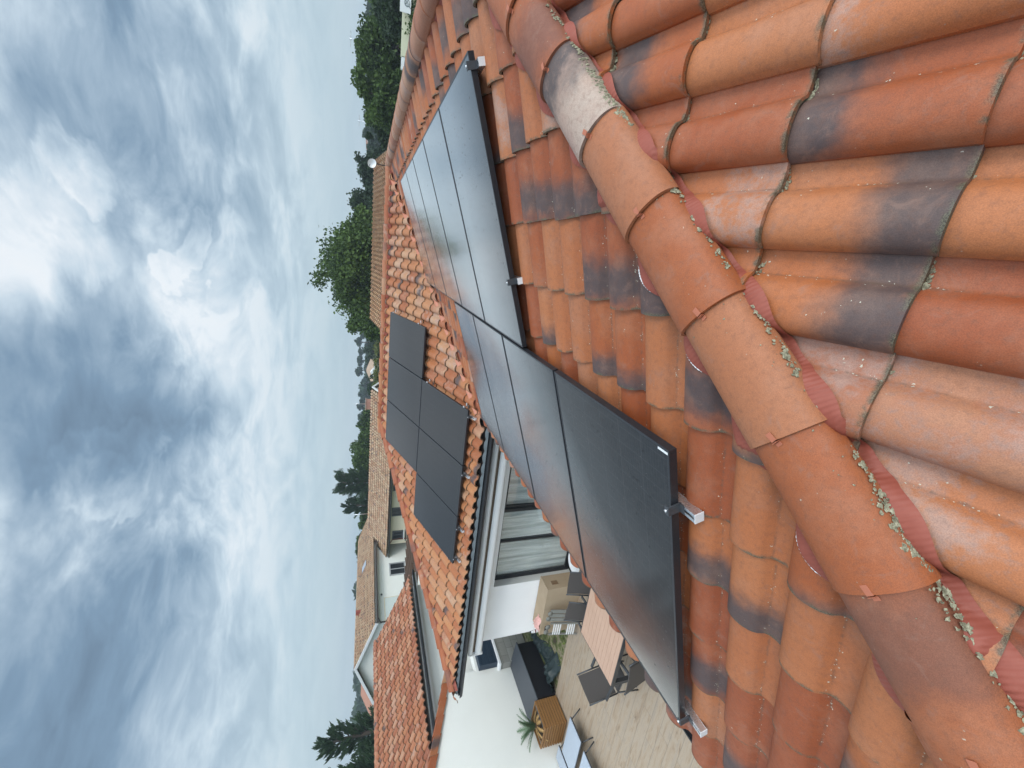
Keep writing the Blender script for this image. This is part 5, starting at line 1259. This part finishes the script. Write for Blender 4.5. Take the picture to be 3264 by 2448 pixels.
for i, (x, y, zt, r) in enumerate(((-31.7, 137, 3.4, 2.0), (-35, 136.3, 4.5, 2.0), (-38, 135, 3.8, 1.8), (-41.2, 134.7, 4.2, 2.1), (-44.4, 133.8, 4.4, 2.2), (-48.5, 132.5, 2.7, 1.8), (-52.6, 131.1, 3.1, 1.9), (-55.7, 130, 3.5, 2.1), (-59.7, 128.3, 3.3, 2.0), (-63.7, 126.6, 2.0, 1.8), (-50.5, 140, 1.8, 3), (-45, 141, 1.8, 3), (-57, 138, 1.9, 3), (-36, 141, 1.9, 3.2), (-66, 130, 1.6, 3))):
    tree('tall hazy blue umbrella pine on the skyline beyond the solar roof', x, y, zt, r, 'blue', n=900, size=.34, blobs=12, group='hazy umbrella pines on the skyline', low=zt-3.4 if i < 10 else None, name='distant_pine')
for lab, x, y, zt, r, kd in (('dark rounded tree below the skyline pines, by the large oak', -19.6, 62.9, 1.2, 1.9, 'dark'), ('dark tree just behind the distant tan bungalow', -22.5, 68, 1.25, 2.2, 'dark'), ('grey-green feathery shrub in front of the dark trees', -11.6, 28.8, .2, .7, 'grey'),
        ('dark spreading tree between the bungalow and the brick chimney', -19.1, 42.2, .95, 1.7, 'dark'), ('mid-green bushy tree behind the brick chimney', -20.6, 36.4, 1.0, 1.7, 'oak'), ('dark conifer right behind the bungalow roof', -25.5, 66, 1.1, 1.6, 'dark')):
    tree(lab, x, y, zt, r, kd, n=3200, size=.14, blobs=26)
tree('leafy tree rising behind the cream wing roof, rightmost', -21.0, 33.7, 2.0, 2.3, 'oak', n=10000, size=.12, blobs=28)
tree('broad green tree behind the cream wing roof', -22.4, 29.9, 2.7, 2.3, 'oak', n=14000, size=.11, blobs=34)
tree('dark spiky pine tallest above the cream wing roof', -24.8, 28.2, 2.9, 2.2, 'pine', n=13000, size=.15, blobs=24, low=-1.5)
tree('second spiky pine behind the cream wing, thinner', -27.8, 28.5, 2.2, 1.6, 'pine', n=8000, size=.16, blobs=20, low=-1.5)
tree('third pine touching the roof of the gable house', -30.4, 29.2, 1.9, 1.5, 'oak', n=6000, size=.11, blobs=22)
tree('small round-leaved tree poking above the gable house ridge', -33.0, 29.3, 2.5, 1.3, 'oak', n=5000, size=.11, blobs=20)
tree('low bush of green behind the junction of the two beige roofs', -33.3, 32.0, .9, 1.7, 'dark', n=3000, size=.12, blobs=22)
tree('tip of a far tree above the gable house ridge', -51, 41.5, 1.5, 1.4, 'dark', n=1500, size=.14, blobs=14)
tree('green bush hugging the left side of the white gable', -36.5, 17.0, .85, 1.5, 'oak', n=3500, size=.11, blobs=24)
tree('loose bluish pine at the left picture edge, tallest', -27.2, 6.2, 2.5, 1.5, 'pine', n=9000, size=.15, blobs=22, low=-2.5)
tree('loose bluish pine at the left picture edge, half cut off', -25.4, 3.0, 2.1, 1.8, 'pine', n=9000, size=.15, blobs=22, low=-2.5)
tree('dark bushy tree under the pines behind the orange roof', -29.5, 5.8, .8, 2.0, 'dark', n=5200, size=.12, blobs=30)
tree('dark leafy tree filling the gap left of the pines', -27.0, .5, .9, 2.0, 'dark', n=5200, size=.12, blobs=30)
# hedges and ground cover seen over the ridge
def hedge(label, x0, x1, y0, y1, z1, kind, n=5000, size=.07):
    g = np.random.default_rng(int(abs(x0*10+y0)))
    o = empty('hedge', ((x0+x1)/2, (y0+y1)/2, -4.1), label=label, cat='hedge')
    P = np.stack([g.uniform(x0, x1, n), g.uniform(y0, y1, n), g.uniform(-4.1, z1, n)**1], 1); P[:, 2] = z1-abs(g.normal(size=n))*(z1+4.1)*.35+.10*np.sin(P[:, 0]*5)+.06*g.normal(size=n)
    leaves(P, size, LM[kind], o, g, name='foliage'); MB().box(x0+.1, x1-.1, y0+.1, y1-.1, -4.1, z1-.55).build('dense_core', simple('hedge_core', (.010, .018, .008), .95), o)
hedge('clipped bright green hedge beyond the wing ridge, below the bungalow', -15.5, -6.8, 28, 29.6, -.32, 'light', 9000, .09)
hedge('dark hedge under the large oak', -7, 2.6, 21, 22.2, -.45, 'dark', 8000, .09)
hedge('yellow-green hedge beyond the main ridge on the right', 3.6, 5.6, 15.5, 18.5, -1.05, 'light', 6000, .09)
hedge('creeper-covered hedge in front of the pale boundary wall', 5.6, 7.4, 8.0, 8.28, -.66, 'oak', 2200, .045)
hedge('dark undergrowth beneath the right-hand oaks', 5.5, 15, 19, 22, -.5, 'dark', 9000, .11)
hedge('dark line of bushes in front of the distant gabled house', 10, 34, 80, 84, -.6, 'dark', 9000, .25)
# far woods
V = []; g = np.random.default_rng(77)
for k in range(26000):
    a = g.uniform(-1.45, 1.0); d_ = g.uniform(150, 250); x = math.sin(a)*d_; y = math.cos(a)*d_-10; base = -1+.0
    V.append((x, y, base+g.uniform(-3, 2.0)+1.0*math.sin(a*31)+.7*math.sin(a*87)))
fw_o = leaves(np.array(V), .95, LM['blue'], None, g, name='far_woods'); tag(fw_o, 'hazy blue-green band of far woods along the horizon', 'woods', kind='stuff')

# ------------------------------------------------------------------ air
mh_, N = newmat('haze'); 
for n_ in list(mh_.node_tree.nodes): mh_.node_tree.nodes.remove(n_)
pv = N.n('ShaderNodeVolumePrincipled', {'Color': (.80, .90, 1.0), 'Density': .0014, 'Anisotropy': .3})
on = N.n('ShaderNodeOutputMaterial', {'Volume': pv.outputs[0]})
hz = MB().box(-304, 304, -304, 304, -8, 9.5).build('haze', mh_); tag(hz, 'thin pale haze that turns the far trees blue', 'haze', kind='stuff')
